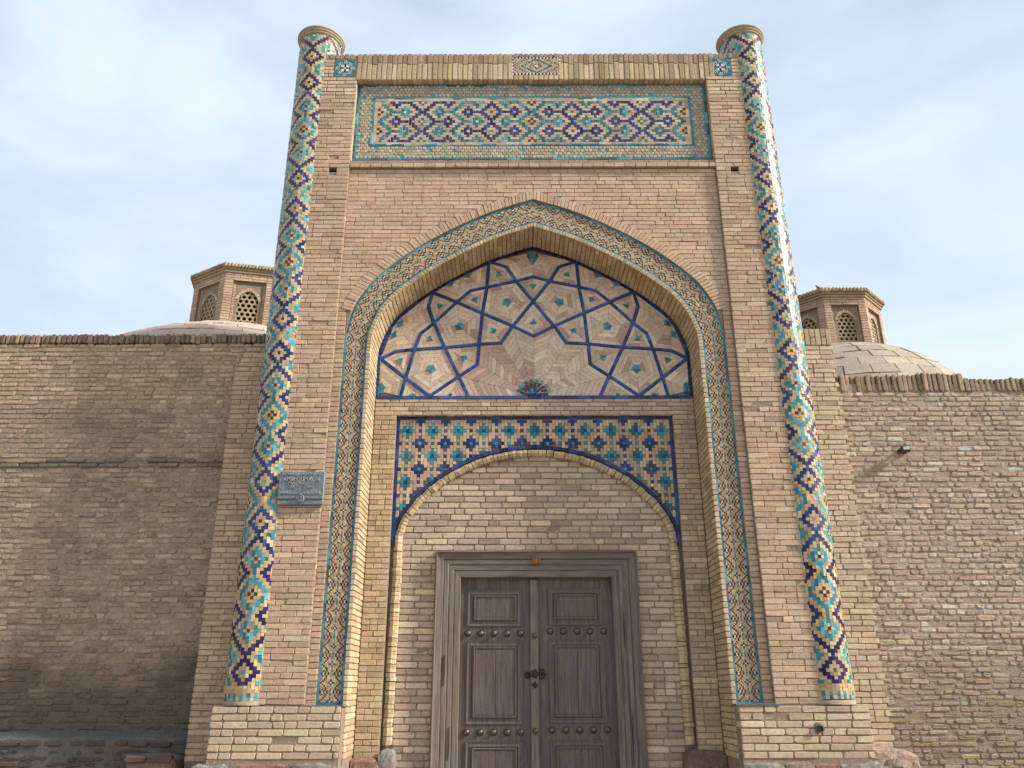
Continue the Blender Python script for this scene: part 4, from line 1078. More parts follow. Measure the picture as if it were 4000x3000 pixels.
# ================================================================== SIDE WALLS
YW = 0.90
wl = tag(empty('brick_wall', (-6, YW + 0.3, 0)), 'shaded old brick wall with stained foot beside the plaque-side column', 'wall', 'old brick walls flanking the portal')
mesh_obj('mortar_core', *merge([box_vf(-14, -3.35, YW + 0.009, YW + 1.0, -0.05, 6.15)]), M_OLDMORTAR, wl)
PL = []
def left_span(z):
    return [(-8.0, -3.9)]
PL.append(facade(courses(left_span, 0.776, 4.349, 0.0672, L=0.225, head=0.45, joint=0.015, wob=0.005, skip=0.02), YW, OLDL, s=0.15, cut=0.018, bev=0.006, jit=0.0055, lift=0.005, tilt=0.02))
PL.append(facade(courses(left_span, 4.483, 5.255, 0.0672, L=0.225, head=0.35, joint=0.014, wob=0.003, skip=0.006), YW, OLDL, s=0.11, cut=0.012, bev=0.005, jit=0.004, lift=0.004, tilt=0.012))
PL.append(facade(courses(lambda z: [(-8.0, -3.4 if z > 6.0 else -3.9)], 5.255, 6.172, 0.0672, L=0.225, head=0.35, joint=0.014, wob=0.004, skip=0.006), YW, OLDL_SUNLIT, s=0.14, cut=0.013, bev=0.005, jit=0.004, lift=0.004, tilt=0.012))
def hid(c): return c[:, 0] > -4.2
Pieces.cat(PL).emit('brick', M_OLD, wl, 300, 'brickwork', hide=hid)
# string course and coping
arr = courses(lambda z: [(-8.0, -3.95)], 4.349, 4.478, 0.0645, L=0.27, head=0.1, joint=0.012, wob=0.004)
facade(arr, YW - 0.035, ([(0.25, 0.20, 0.155), (0.30, 0.22, 0.16)], [2, 1]), s=0.15, cut=0.02, bev=0.012, lift=0.010, tilt=0.03, depth=0.08).emit('string_course_brick', M_OLD, wl, 300)
cp = []; x = -8.05
while x < -3.40:
    w = RNG.uniform(0.066, 0.082); cp.append((x + w / 2, 6.239 + RNG.normal(0, 0.006), w - 0.008, 0.139)); x += w
facade(np.array(cp), YW - 0.03, ([(0.27, 0.19, 0.135), (0.34, 0.25, 0.17), (0.22, 0.16, 0.12)], [3, 2, 2]), s=0.16, cut=0.026, bev=0.016, lift=0.010, tilt=0.03, depth=0.4).emit('coping_brick', M_OLD, wl, 300)

wr = tag(empty('brick_wall', (6, YW + 0.3, 0)), 'weathered rubble-like brick wall carrying a small floodlight', 'wall', 'old brick walls flanking the portal')
mesh_obj('mortar_core', *box_vf(3.35, 14, YW + 0.008, YW + 1.0, -0.05, 5.53), M_OLDMORTAR2, wr)
PR = [facade(courses(lambda z: [(3.9, 7.9)], 0.519, 2.063, 0.0655, L=0.225, head=0.55, joint=0.016, wob=0.006, skip=0.04), YW, OLDR, s=0.14, cut=0.020, bev=0.006, jit=0.006, lift=0.003, tilt=0.015),
      facade(courses(lambda z: [(3.9, 7.9)], 2.063, 5.41, 0.0705, L=0.225, head=0.55, joint=0.018, wob=0.004, skip=0.015), YW, OLDR, s=0.13, cut=0.018, bev=0.006, jit=0.005, lift=0.003, tilt=0.015)]
pr = Pieces.cat(PR)
wht = RNG.random(len(pr.C)) < 0.03; zz = pr.V.mean(1)[:, 2]
pr.C[wht & (zz > 2.2)] = vary((0.50, 0.44, 0.37), (wht & (zz > 2.2)).sum(), 0.1)                 # limewashed bricks
yel = (RNG.random(len(pr.C)) < 0.18) & (zz < 1.7); pr.C[yel] = vary((0.44, 0.32, 0.16), yel.sum(), 0.12)
pr.emit('brick', M_OLD2, wr, 300, 'brickwork', hide=lambda c: c[:, 0] < 4.22)
cp = []; x = 3.4
while x < 8.0:
    w = RNG.uniform(0.066, 0.078); top = 5.662 + (0.03 if 5.31 < x < 5.93 else 0) - (0.05 if x > 5.98 else 0) + RNG.normal(0, 0.008)
    cp.append((x + w / 2, (5.415 + top) / 2, w - 0.012, top - 5.42)); x += w
facade(np.array(cp), YW - 0.01, ([(0.30, 0.215, 0.14), (0.36, 0.27, 0.17), (0.25, 0.18, 0.13)], [3, 2, 2]), s=0.18, cut=0.018, bev=0.010, lift=0.012, tilt=0.02, depth=0.4).emit('coping_brick', M_OLD, wr, 300)

# plastered ledge along the foot of the shaded wall, rough rock beside the other plinth
lg = tag(empty('wall_ledge', (-5.9, 0.5, 0)), 'grey plastered ledge with broken brick edge along shaded wall foot', 'ledge')
V, F = [], []
nx_, xs = 60, np.linspace(-7.9, -4.06, 61)
for x in xs:
    j = 0.012 * math.sin(9 * x) + 0.008 * math.sin(23 * x)
    V += [(x, 0.62, 1.115 + j * .4), (x, 0.40 + j, 1.05 + j * .5), (x, 0.375 + j, 1.03), (x, 0.40, 0.0)]
for i in range(60):
    for k in range(3): F.append((i * 4 + k + 1, i * 4 + k, i * 4 + 4 + k, i * 4 + 5 + k))
mesh_obj('plaster_slope', V, F, M_PLASTER, lg)
arr = courses(lambda z: [(-7.8, -4.05)], 0.955, 1.028, 0.07, L=0.25, head=0.2, joint=0.014, wob=0.004)
facade(arr, 0.355, ([(0.26, 0.17, 0.13), (0.24, 0.20, 0.17)], [1, 1]), s=0.15, cut=0.025, bev=0.012, lift=0.012, tilt=0.03, depth=0.06).emit('edge_brick', M_OLD, lg, 300)
arr = courses(lambda z: [(-8.0, -4.0)], 0.4, 0.93, 0.068, L=0.22, head=0.5, joint=0.016, wob=0.005, skip=0.10)
facade(arr, 0.374, ([(0.26, 0.17, 0.125), (0.22, 0.18, 0.15), (0.30, 0.15, 0.11)], [2, 2, 1]), s=0.16, cut=0.028, bev=0.010, jit=0.008, lift=0.006, tilt=0.02).emit('brick', M_OLD, lg, 300)
lg.location.y += 0.29; lg.location.z -= 0.012
stp = tag(empty('brick_step', (-4.3, 0.35, 0)), 'low broken brick step in the corner by the shaded wing', 'step')
stone(-4.62, -4.06, 0.22, 0.6, -0.05, 0.885, (0.25, 0.175, 0.135), 'rubble_core', stp, amp=0.018)
arr = courses(lambda z: [(-4.62, -4.08)], 0.80, 0.885, 0.085, L=0.26, head=0, joint=0.014)
facade(arr, 0.215, ([(0.33, 0.22, 0.17)], [1]), cut=0.02, bev=0.012, depth=0.1).emit('brick', M_OLD, stp, 10)

rk = stone(3.50, 4.12, -0.10, 0.58, -0.05, 0.93, (0.37, 0.265, 0.20), 'boulder', None, n=12, amp=0.05)
tag(rk, 'rounded pinkish boulder at the foot of the floodlight-side plinth', 'boulder')
rk2 = stone(3.56, 3.86, -0.04, 0.44, 0.80, 0.975, (0.36, 0.27, 0.20), 'stone_slab', None, n=8, amp=0.02)
tag(rk2, 'small flat sandy stone slab lying on the boulder', 'stone')

# ================================================================== DOMES WITH LANTERNS
def lantern_dome(cx, cy, zc, R, zcut, rot, side, zb, zt, label_d, label_l, lit):
    dome = tag(empty('dome', (cx, cy, zcut)), label_d, 'dome', 'domes behind the wall')
    # core
    V, F = [], []; nl, ns = 14, 48; ph0 = math.asin(min(1, (zcut - zc) / R))
    for j in range(nl + 1):
        ph = ph0 + (math.pi / 2 - ph0) * j / nl
        for i in range(ns): V.append((cx + (R - 0.03) * math.cos(ph) * math.cos(2 * math.pi * i / ns), cy + (R - 0.03) * math.cos(ph) * math.sin(2 * math.pi * i / ns), zc + (R - 0.03) * math.sin(ph)))
    for j in range(nl):
        for i in range(ns): F.append((j * ns + i, j * ns + (i + 1) % ns, (j + 1) * ns + (i + 1) % ns, (j + 1) * ns + i))
    mesh_obj('dome_shell', V, F, M_DOMEBED, dome, smooth=True)
    pv = []; ph = ph0; row = 0; dph = 0.27 / R
    while ph < math.pi / 2 - dph * 1.5:
        rr = R * math.cos(ph + dph / 2); k = max(8, int(2 * math.pi * rr / 0.42)); off = RNG.uniform(0, 1)
        for i in range(k):
            t0 = 2 * math.pi * (i + off) / k; t1 = 2 * math.pi * (i + 1 + off) / k; tm = (t0 + t1) / 2
            if math.sin(tm) > 0.35: continue                                     # far side never seen
            g = 0.0035 / R; gt = 0.004 / rr; lf = RNG.normal(0, 0.005)
            def sp(r_, p, t): return (cx + r_ * math.cos(p) * math.cos(t), cy + r_ * math.cos(p) * math.sin(t), zc + r_ * math.sin(p))
            jt = RNG.normal(0, 0.0025, (4, 2))
            cor = [(ph + g + jt[0, 0], t0 + gt + jt[0, 1]), (ph + g + jt[1, 0], t1 - gt + jt[1, 1]), (ph + dph - g + jt[2, 0], t1 - gt + jt[2, 1]), (ph + dph - g + jt[3, 0], t0 + gt + jt[3, 1])]
            mm = (ph + dph / 2, tm)
            inn = [(a + (mm[0] - a) * 0.05, b + (mm[1] - b) * 0.04) for a, b in cor]
            pv.append([sp(R + lf, *p) for p in inn] + [sp(R + lf - 0.012, *p) for p in cor] + [sp(R - 0.06, *p) for p in cor])
        ph += dph; row += 1
    pv = np.array(pv)
    Pieces(pv, QUAD_F, vary(lit, len(pv), 0.06, 0.02)).emit('dome_slab', M_DOME, dome, 60, 'dome_slab_work')
    # lantern
    lan = tag(empty('roof_lantern', (cx, cy, zb)), label_l, 'lantern', 'octagonal brick lanterns on the domes')
    ap = side * (1 + math.sqrt(2)) / 2; s = side; H = zt - zb + 0.25; z0 = zb - 0.25; th = 0.16
    bw = []; body = []; coreV, coreF = [], []
    arr_l = []
    for f in range(8):
        an = rot + f * math.pi / 4
        nn = np.array([math.sin(an), -math.cos(an), 0]); u = np.array([math.cos(an), math.sin(an), 0]); o = np.array([cx, cy, 0]) + nn * ap
        def pt(a, d, z): return tuple(o + u * a + nn * d + np.array([0, 0, z]))
        def lbox(a0, a1, d0, d1, za, zb_):
            v = [pt(a0, d1, za), pt(a1, d1, za), pt(a1, d0, za), pt(a0, d0, za), pt(a0, d1, zb_), pt(a1, d1, zb_), pt(a1, d0, zb_), pt(a0, d0, zb_)]
            body.append((v, box_vf(0, 1, 0, 1, 0, 1)[1]))
        pw = s * 0.17                                       # corner strips
        lbox(-s / 2, -s / 2 + pw, -th, -0.006, z0, zt); lbox(s / 2 - pw, s / 2, -th, -0.006, z0, zt)
        lbox(-s / 2 + pw, s / 2 - pw, -th, -0.006, zt - 0.16, zt)
        ow = s * 0.205; zs = zt - 0.50 * (zt - zb); zap = zt - 0.30 * (zt - zb) + 0.02
        zs = zap - 0.21 * s
        lbox(-s / 2 + pw, -ow, -th, -0.056, z0, zt - 0.16); lbox(ow, s / 2 - pw, -th, -0.056, z0, zt - 0.16)
        if nn[1] > 0.3: lbox(-ow, ow, -th, -0.10, z0, zap + 0.05)      # unseen filling added in the far openings to keep the inside dark
        # panel over the pointed opening
        n_ = 10; cur = []
        for i in range(n_ + 1):
            a = -ow + 2 * ow * i / n_; q = abs(a) / ow
            cur.append((a, zs + (zap - zs) * (1 - q ** 1.7) ** 0.72))
        for i in range(n_):
            (a0, c0), (a1, c1) = cur[i], cur[i + 1]
            v = [pt(a0, -0.056, c0), pt(a1, -0.056, c1), pt(a1, -0.056, zt - 0.16), pt(a0, -0.056, zt - 0.16), pt(a0, -th, c0), pt(a1, -th, c1)]
            body.append((v, [(0, 1, 2, 3), (4, 5, 1, 0)]))
        # voussoirs round the opening
        vq = []
        for i in range(n_):
            (a0, c0), (a1, c1) = cur[i], cur[i + 1]
            k0, k1 = 1.36, 1.36
            vq.append([(a0, c0), (a1, c1), (a1 * k1, zs + (c1 - zs) * 1.0 + 0.075 * (1 - abs(a1) / ow * 0.75)), (a0 * k0, zs + (c0 - zs) + 0.075 * (1 - abs(a0) / ow * 0.75))])
        bw.append(quads(ccw(np.array(vq)), o + nn * -0.046, u, UZ, nn, brick_cols(*BACK, len(vq)), bev=0.003, depth=0.012, gap=0.003))
        # brick facing of strips
        for a0, a1, d, za, zb_ in ((-s / 2, -s / 2 + pw, 0.0, z0, zt), (s / 2 - pw, s / 2, 0.0, z0, zt), (-s / 2 + pw, s / 2 - pw, 0.0, zt - 0.16, zt), (-s / 2 + pw, -ow - 0.06, -0.05, z0, zt - 0.16), (ow + 0.06, s / 2 - pw, -0.05, z0, zt - 0.16)):
            c_ = courses(lambda z: [(a0, a1)], za, zb_, 0.054, L=0.23, head=0.2, joint=0.009)
            O = o + c_[:, :1] * u + nn * d + c_[:, 1:2] * UZ
            bw.append(bricks(O, u, UZ, nn, c_[:, 2], c_[:, 3], brick_cols(*PIER, len(c_), 0.10), cut=0.005, bev=0.003, depth=0.012, lift=0.0015).V[:, :0] if False else bricks(O, u, UZ, nn, c_[:, 2], c_[:, 3], brick_cols(*PIER, len(c_), 0.10), cut=0.005, bev=0.003, depth=0.012, lift=0.0015))
        # honeycomb screen in the opening
        if nn[1] < 0.3:
            hv, hf = [], []; pit = 2 * ow / 3.6; rr = pit / math.sqrt(3); row = 0; z = z0 + 0.02
            while z < zap + 0.03:
                a = -ow - pit / 2 + (pit / 2 if row % 2 else 0)
                while a < ow + pit:
                    zc_ = z
                    lim = zs + (zap - zs) * (1 - min(1, abs(a) / ow) ** 1.7) ** 0.72
                    if abs(a) < ow + pit * 0.6 and zc_ < lim + rr * 0.9:
                        base = len(hv)
                        for d in (-0.075, -0.125):
                            for ro_, k in ((rr * 1.02, 0), (rr * 0.70, 0)):
                                for i in range(6):
                                    t = math.pi / 6 + i * math.pi / 3
                                    aa = max(-ow, min(ow, a + ro_ * math.cos(t))); zz_ = zc_ + ro_ * math.sin(t)
                                    zz_ = min(zz_, zs + (zap - zs) * (1 - (abs(aa) / ow) ** 1.7) ** 0.72 + 0.012)
                                    hv.append(pt(aa, d, zz_))
                        for i in range(6):
                            j = (i + 1) % 6
                            hf += [(base + i, base + j, base + 6 + j, base + 6 + i), (base + 6 + i, base + 6 + j, base + 18 + j, base + 18 + i)]
                    a += pit
                z += rr * 1.5; row += 1
            mesh_obj('window_lattice', hv, hf, M_CAP, lan)
    mesh_obj('lantern_wall', *merge(body), M_MORTAR, lan)
    mats_ = [p for p in bw if p.F is OCT_F]; vou = [p for p in bw if p.F is QUAD_F]
    Pieces.cat(mats_).emit('facing_brick', M_BRICK, lan, 0, 'facing_brickwork'); Pieces.cat(vou).emit('window_arch_brick', M_BRICK, lan, 80, 'window_arch_brickwork')
    # cornice: mouldings, then a row of rounded brick ends, then a shallow roof
    R8 = ap / math.cos(math.pi / 8)
    prof = [(R8 * 0.97, zt - 0.01), (R8 + 0.03, zt), (R8 + 0.03, zt + 0.035), (R8 + 0.005, zt + 0.04), (R8 + 0.055, zt + 0.05), (R8 + 0.055, zt + 0.085), (R8 + 0.03, zt + 0.09), (R8 + 0.03, zt + 0.17), (R8 * 0.9, zt + 0.19), (R8 * 0.5, zt + 0.27), (0.02, zt + 0.30)]
    V, F = [], []
    for rr, z in prof:
        for i in range(8):
            t = rot + math.pi / 8 + i * math.pi / 4; V.append((cx + rr * math.sin(t), cy - rr * math.cos(t), z))
    for j in range(len(prof) - 1):
        for i in range(8): F.append((j * 8 + i, (j + 1) * 8 + i, (j + 1) * 8 + (i + 1) % 8, j * 8 + (i + 1) % 8)[::-1])
    mesh_obj('cornice', V, F, M_CAP, lan)
    dn = []
    for f in range(8):
        an = rot + f * math.pi / 4; nn = np.array([math.sin(an), -math.cos(an), 0]); u = np.array([math.cos(an), math.sin(an), 0])
        o = np.array([cx, cy, 0]) + nn * (ap + 0.095); sl = side * (ap + 0.095) / ap; k = int(sl / 0.062)
        O = np.array([o + u * (-sl / 2 + (i + 0.5) * sl / k) + np.array([0, 0, zt + 0.125]) for i in range(k)])
        dn.append(bricks(O, u, UZ, nn, sl / k - 0.008, 0.085, brick_cols(*LIGHT_Y, k, 0.13) * 0.8, cut=0.018, bev=0.014, depth=0.11))
    Pieces.cat(dn).emit('cornice_brick', M_BRICK, lan, 0, 'cornice_brickwork')
    return lan
lantern_dome(-5.58, 5.18, 3.3, 4.75, 5.6, math.radians(13), 0.92, 7.80, 9.03, 'low clay-slab dome behind the shaded wall', 'octagonal brick lantern with honeycomb screens half hidden by plaque-side column', (0.50, 0.395, 0.305))
lantern_dome(5.96, 4.94, 4.95, 2.75, 5.1, math.radians(0), 0.78, 7.40, 8.46, 'steep clay-slab dome above the wall with the floodlight', 'octagonal brick lantern with honeycomb screens and a bird on its roof', (0.40, 0.325, 0.255))

# ================================================================== BIRD
def blob(name, path, mat, parent=None, ns=10):
    """lathe-like body along a path of (x, y, z, radius)"""
    V, F = [], []
    P = np.array(path, float); T = np.gradient(P[:, :3], axis=0)
    for p, t in zip(P, T):
        t = t / np.linalg.norm(t); a = np.cross(t, [0, 0, 1.0]); a = a / (np.linalg.norm(a) + 1e-9); b = np.cross(a, t)
        for i in range(ns):
            q = 2 * math.pi * i / ns; V.append(tuple(p[:3] + p[3] * (math.cos(q) * a + math.sin(q) * b)))
    for j in range(len(P) - 1):
        for i in range(ns): F.append((j * ns + i, j * ns + (i + 1) % ns, (j + 1) * ns + (i + 1) % ns, (j + 1) * ns + i))
    F.append(tuple(range(ns))[::-1]); F.append(tuple(range((len(P) - 1) * ns, len(P) * ns)))
    return mesh_obj(name, V, F, mat, parent, smooth=True)
bx, by, bz = 5.56, 4.07, 8.625
bird = blob('pigeon', [(bx + q[0] * 0.62, by, bz + q[1] * 0.62, q[2] * 0.62) for q in ((0.20, 0.02, 0.012), (0.13, 0.045, 0.03), (0.06, 0.065, 0.055), (0, 0.085, 0.06), (-0.04, 0.12, 0.045), (-0.05, 0.155, 0.026), (-0.065, 0.18, 0.027), (-0.09, 0.182, 0.016), (-0.11, 0.178, 0.004))], M_GREY)
tag(bird, 'small grey pigeon perched on the lantern roof edge', 'pigeon')

# ================================================================== WOODEN DOOR
door = tag(empty('wooden_door', (0, 0.7, 0)), 'weathered brown double door with carved panels and metal studs', 'door')
def mitre_frame(x_out, z_out, x_in, z_in, profile, mat_v, mat_h, name):
    """profile: list of (t, y) with t=0 outer edge, 1 inner edge"""
    for sx in (-1, 1):
        V, F = [], []
        for t, y in profile:
            x = sx * (x_out + (x_in - x_out) * t); z = z_out + (z_in - z_out) * t
            V += [(x, y, 0.0), (x, y, z)]
        for i in range(len(profile) - 1):
            q = (2 * i, 2 * i + 2, 2 * i + 3, 2 * i + 1); F.append(q if sx < 0 else q[::-1])
        mesh_obj(name + '_jamb', V, F, mat_v, door)
    V, F = [], []
    for t, y in profile:
        x = x_out + (x_in - x_out) * t; z = z_out + (z_in - z_out) * t; V += [(-x, y, z), (x, y, z)]
    for i in range(len(profile) - 1): F.append((2 * i + 1, 2 * i, 2 * i + 2, 2 * i + 3)[::-1])
    mesh_obj(name + '_head', V, F, mat_h, door)
prof = [(0.0, 0.74), (0.0, 0.625), (0.035, 0.615), (0.06, 0.615), (0.08, 0.640), (0.20, 0.648), (0.30, 0.650), (0.34, 0.672), (0.36, 0.660), (0.50, 0.662), (0.55, 0.678), (0.58, 0.668), (0.72, 0.672), (0.76, 0.686), (0.79, 0.676), (0.985, 0.680), (1.0, 0.690), (1.0, 0.86)]
mitre_frame(1.262, 3.195, 0.945, 2.872, prof, M_WOOD, M_WOODX, 'frame')
mesh_obj('frame_patch', *bevel_box(-0.045, 0.05, 0.636, 0.66, 3.03, 3.11, 0.004), wood_mat('rusty_wood', (0.20, 0.10, 0.045)), door)
YL = 0.775
for xx, z0_, z1_, w_, yy in ((1.062, 2.02, 2.46, 0.009, 0.657), (1.10, 0.72, 1.30, 0.007, 0.646), (1.035, 1.40, 1.95, 0.004, 0.662), (-1.045, 0.80, 1.15, 0.006, 0.660), (-1.12, 1.60, 1.95, 0.004, 0.645)):
    mesh_obj('split', [(xx, yy, z0_), (xx + w_, yy, z0_ + (z1_ - z0_) * 0.4), (xx + w_ * 0.6, yy, z1_), (xx - w_ * 0.3, yy, z0_ + (z1_ - z0_) * 0.6), (xx, yy + 0.02, z0_), (xx + w_, yy + 0.02, z0_ + (z1_ - z0_) * 0.4), (xx + w_ * 0.6, yy + 0.02, z1_), (xx - w_ * 0.3, yy + 0.02, z0_ + (z1_ - z0_) * 0.6)], [(0, 1, 2, 3), (0, 4, 5, 1), (1, 5, 6, 2), (2, 6, 7, 3), (3, 7, 4, 0)], M_IRON, door)
def frame_ring(x0, x1, z0, z1, w, y_out, y_in, yb):
    """raised moulding frame: outer edge at y_out, inner edge at y_in"""
    o = [(x0, z0), (x1, z0), (x1, z1), (x0, z1)]; m = [(x0 + w * .5, z0 + w * .5), (x1 - w * .5, z0 + w * .5), (x1 - w * .5, z1 - w * .5), (x0 + w * .5, z1 - w * .5)]
    i_ = [(x0 + w, z0 + w), (x1 - w, z0 + w), (x1 - w, z1 - w), (x0 + w, z1 - w)]
    V = [(x, yb, z) for x, z in o] + [(x, y_out, z) for x, z in o] + [(x, y_in, z) for x, z in m] + [(x, y_out, z) for x, z in i_] + [(x, yb, z) for x, z in i_]
    F = []
    for k in range(4):
        for a in range(4): F.append((k * 4 + a, k * 4 + (a + 1) % 4, k * 4 + 4 + (a + 1) % 4, k * 4 + 4 + a))
    return V, F
def dome_stud(x, z, r, y):
    V, F = [], []; ns, nl = 14, 5
    for j in range(nl):
        ph = math.pi / 2 * j / nl
        for i in range(ns): V.append((x + r * math.cos(ph) * math.cos(2 * math.pi * i / ns), y - r * 0.85 * math.sin(ph), z + r * math.cos(ph) * math.sin(2 * math.pi * i / ns)))
    V.append((x, y - r * 0.85, z)); k = len(V) - 1
    for j in range(nl - 1):
        for i in range(ns): F.append((j * ns + i, j * ns + (i + 1) % ns, (j + 1) * ns + (i + 1) % ns, (j + 1) * ns + i))
    for i in range(ns): F.append(((nl - 1) * ns + i, (nl - 1) * ns + (i + 1) % ns, k))
    return V, F
for sx in (-1, 1):
    x0, x1 = (-0.955, -0.035) if sx < 0 else (-0.029, 0.955)
    leaf = mesh_obj('door_leaf', *box_vf(x0, x1, YL, 0.84, 0.02, 2.90), M_LEAFWOOD, door)
    pa, pb = (-0.855, -0.18) if sx < 0 else (0.145, 0.82)
    dzz = 0.0 if sx < 0 else 0.012
    for (za, zb_) in ((2.29, 2.725), (1.175, 2.115), (0.20, 0.985)):
        za += dzz; zb_ += dzz
        mesh_obj('panel_moulding', *frame_ring(pa, pb, za, zb_, 0.055, YL - 0.016, YL - 0.006, YL + 0.01), M_LEAFWOOD, leaf)
        mesh_obj('panel_moulding', *frame_ring(pa + 0.07, pb - 0.07, za + 0.065, zb_ - 0.065, 0.028, YL - 0.014, YL - 0.020, YL + 0.01), M_LEAFWOOD, leaf)
        pm = (pa + pb) / 2 + 0.01
        a, b, c, d = pa + 0.10, pb - 0.10, za + 0.095, zb_ - 0.095
        if zb_ - za > 0.6:
            mesh_obj('carved_board', *bevel_box(a, pm - 0.003, YL - 0.008, YL + 0.01, c, d, 0.003), M_PANEL, leaf)
            mesh_obj('carved_board', *bevel_box(pm + 0.003, b, YL - 0.008, YL + 0.01, c, d, 0.003), M_PANEL, leaf)
        else:
            mesh_obj('carved_board', *bevel_box(a, b, YL - 0.008, YL + 0.01, c, d, 0.003), M_PANEL, leaf)
    for zk in (2.205, 1.085):
        for i in range(5):
            xk = (-0.85 + i * 0.161) if sx < 0 else (0.165 + i * 0.1645)
            mesh_obj('stud', *dome_stud(xk, zk + dzz * 2, 0.041, YL), M_KNOB, leaf, smooth=True)
stile = mesh_obj('meeting_stile', *bevel_box(-0.082, 0.018, YL - 0.045, YL, 0.02, 2.85, 0.008), M_WOOD, door)
for zk in (2.175, 1.10): mesh_obj('stud', *dome_stud(-0.03, zk, 0.035, YL - 0.045), M_KNOB, stile, smooth=True)
def ring_mesh(cx, cy, cz, R, r, axis='y', n=20, m=8, sq=1.0):
    V, F = [], []
    for i in range(n):
        t = 2 * math.pi * i / n
        for j in range(m):
            p = 2 * math.pi * j / m; rr = R + r * math.cos(p)
            V.append((cx + rr * math.cos(t) * sq, cy + r * math.sin(p), cz + rr * math.sin(t)))
    for i in range(n):
        for j in range(m): F.append((i * m + j, ((i + 1) % n) * m + j, ((i + 1) % n) * m + (j + 1) % m, i * m + (j + 1) % m))
    return V, F
def plate(x, z, r, y, lobes=6):
    V = [(x, y - 0.010, z)]; F = []; n = 36
    for k, (f, d) in enumerate(((0.6, 0.012), (1.0, 0.006), (1.0, 0.0))):
        for i in range(n):
            t = 2 * math.pi * i / n; q = r * f * (1 + 0.14 * math.cos(lobes * t) * (1 if k else 0)); V.append((x + q * math.cos(t), y - d, z + q * math.sin(t)))
    for i in range(n):
        F.append((0, 1 + i, 1 + (i + 1) % n)); 
        for k in range(2): F.append((1 + k * n + i, 1 + (k + 1) * n + i, 1 + (k + 1) * n + (i + 1) % n, 1 + k * n + (i + 1) % n))
    return V, F
mesh_obj('handle_plate', *plate(0.045, 1.735, 0.062, YL - 0.001), M_IRON, door)
mesh_obj('handle_ring', *ring_mesh(0.052, YL - 0.030, 1.725, 0.034, 0.006, sq=0.55), M_KNOB, door, smooth=True)
mesh_obj('handle_plate', *plate(-0.118, 1.722, 0.040, YL - 0.001), M_IRON, door)
mesh_obj('keyhole_plate', *plate(-0.03, 1.61, 0.034, YL - 0.046, 4), M_IRON, door)
mesh_obj('keyhole_plate', *plate(-0.03, 1.735, 0.050, YL - 0.046, 5), M_IRON, door)

# ================================================================== PLAQUE
pq = tag(empty('wall_plaque', (-2.86, -0.02, 3.84)), 'grey cast metal plaque with raised lettering on the brick pier', 'plaque')
PX0, PX1, PZ0, PZ1, PY = -3.128, -2.575, 3.638, 4.04, -0.065
mesh_obj('backing', *merge([bevel_box(PX0, PX1, PY + 0.012, 0.0, PZ0, PZ0 + 0.065, 0.005), bevel_box(PX0, PX1, PY, 0.0, PZ0 + 0.067, PZ1, 0.006)]), M_PLAQUE, pq)
pcx = (PX0 + PX1) / 2
V, F = plate(pcx + 0.0, PZ0 + 0.070, 0.055, PY - 0.004, 1); mesh_obj('emblem_disc', V, F, M_PLAQUE, pq)
mesh_obj('emblem_ring', *ring_mesh(pcx, PY - 0.014, PZ0 + 0.070, 0.044, 0.006), M_PLAQUE, pq, smooth=True)
V, F = frame_ring(-0.019, 0.019, -0.019, 0.019, 0.008, -0.012, -0.016, 0.0)
c45 = math.cos(math.pi / 4); V = [(pcx + (x - z) * c45, PY - 0.010 + y, PZ0 + 0.070 + (x + z) * c45) for x, y, z in V]
mesh_obj('emblem_diamond', V, F, M_PLAQUE, pq)
for txt, size, z, w in (("ME'MORLIK YODGORLIGI", 0.030, 4.004, 0.46), ('AMIR OLIMXON', 0.060, 3.945, 0.44), ('MADRASASI', 0.038, 3.895, 0.31), ('XIX ASR OXIRI', 0.033, 3.853, 0.30), ('DAVLAT', 0.030, 3.815, 0.15), ('MUHOFAZASIDA OLINGAN', 0.030, 3.776, 0.47)):
    cu = bpy.data.curves.new('lettering', 'FONT'); cu.body = txt; cu.size = size * 1.35; cu.align_x = 'CENTER'; cu.align_y = 'CENTER'; cu.extrude = 0.006; cu.offset = 0.0006
    cu.materials.append(M_LETTER)
    to = bpy.data.objects.new('lettering', cu); COLL.objects.link(to); to.parent = pq
    bpy.context.view_layer.update()
    k = w / max(to.dimensions.x, 0.01)
    me = bpy.data.meshes.new_from_object(to.evaluated_get(bpy.context.evaluated_depsgraph_get())); bpy.data.objects.remove(to)
    tv = np.array([v.co[:] for v in me.vertices]); tv2 = np.stack([pcx + tv[:, 0] * k, PY - 0.004 - tv[:, 2], z + tv[:, 1]], 1) - rel(pq)
    me.vertices.foreach_set('co', tv2.astype(np.float32).ravel()); me.update()
    lo = bpy.data.objects.new('lettering', me); COLL.objects.link(lo); lo.parent = pq
for sx in (-0.25, 0, 0.25):
    mesh_obj('screw', *dome_stud(pcx + sx, 4.028, 0.006, PY), M_IRON, pq, smooth=True)

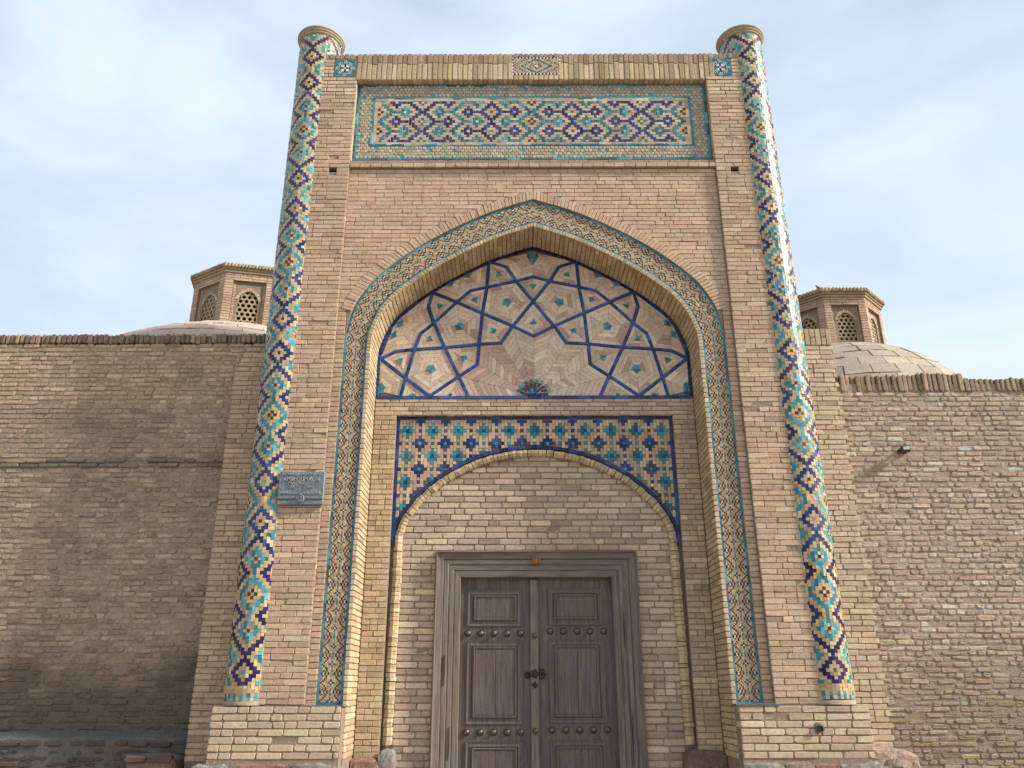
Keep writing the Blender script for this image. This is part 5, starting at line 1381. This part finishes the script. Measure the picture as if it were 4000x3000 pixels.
# ================================================================== FLOODLIGHT, PIPE STUB
fl = tag(empty('floodlight', (4.81, 0.5, 4.46)), 'small black floodlight fixed to the weathered wall', 'floodlight')
th_ = math.radians(-22); ct, st_ = math.cos(th_), math.sin(th_)
def turn(V, c):
    return [(c[0] + (x - c[0]) * ct - (y - c[1]) * st_, c[1] + (x - c[0]) * st_ + (y - c[1]) * ct, z) for x, y, z in V]
c0 = (4.81, 0.50)
V, F = bevel_box(4.76, 4.87, 0.42, 0.53, 4.43, 4.50, 0.012); mesh_obj('housing', turn(V, c0), F, M_BLACK, fl)
V, F = bevel_box(4.785, 4.855, 0.413, 0.423, 4.445, 4.485, 0.003); mesh_obj('glass', turn(V, c0), F, M_GLASS, fl)
V, F = merge([box_vf(4.752, 4.76, 0.47, 0.59, 4.45, 4.48), box_vf(4.87, 4.878, 0.47, 0.59, 4.45, 4.48), box_vf(4.752, 4.878, 0.585, 0.597, 4.44, 4.49)]); mesh_obj('bracket', V, F, M_BLACK, fl)
blob('cable', [(4.81, 0.55, 4.50, 0.004), (4.808, 0.575, 4.53, 0.004), (4.803, 0.585, 4.57, 0.004), (4.80, 0.60, 4.60, 0.004)], M_BLACK, fl, 6)
fl.location = (fl.location.x + 0.155, fl.location.y + 0.30, fl.location.z + 0.086)
pp = tag(empty('pipe_stub', (3.017, -0.12, 1.164)), 'short rusty metal pipe stub set in the plinth below a column', 'pipe')
V, F = [], []
for rr, y in ((0.030, -0.115), (0.032, -0.165), (0.024, -0.166), (0.022, -0.13), (0.0, -0.128)):
    for i in range(16): V.append((3.017 + max(rr, .0005) * math.cos(math.pi * i / 8), y, 1.164 + max(rr, .0005) * math.sin(math.pi * i / 8)))
for j in range(4):
    for i in range(16): F.append((j * 16 + i, j * 16 + (i + 1) % 16, (j + 1) * 16 + (i + 1) % 16, (j + 1) * 16 + i))
mesh_obj('pipe', V, F, M_IRON, pp, smooth=True)
mesh_obj('mortar_patch', *plate(3.015, 1.166, 0.055, -0.124, 3), M_PLASTER, pp)
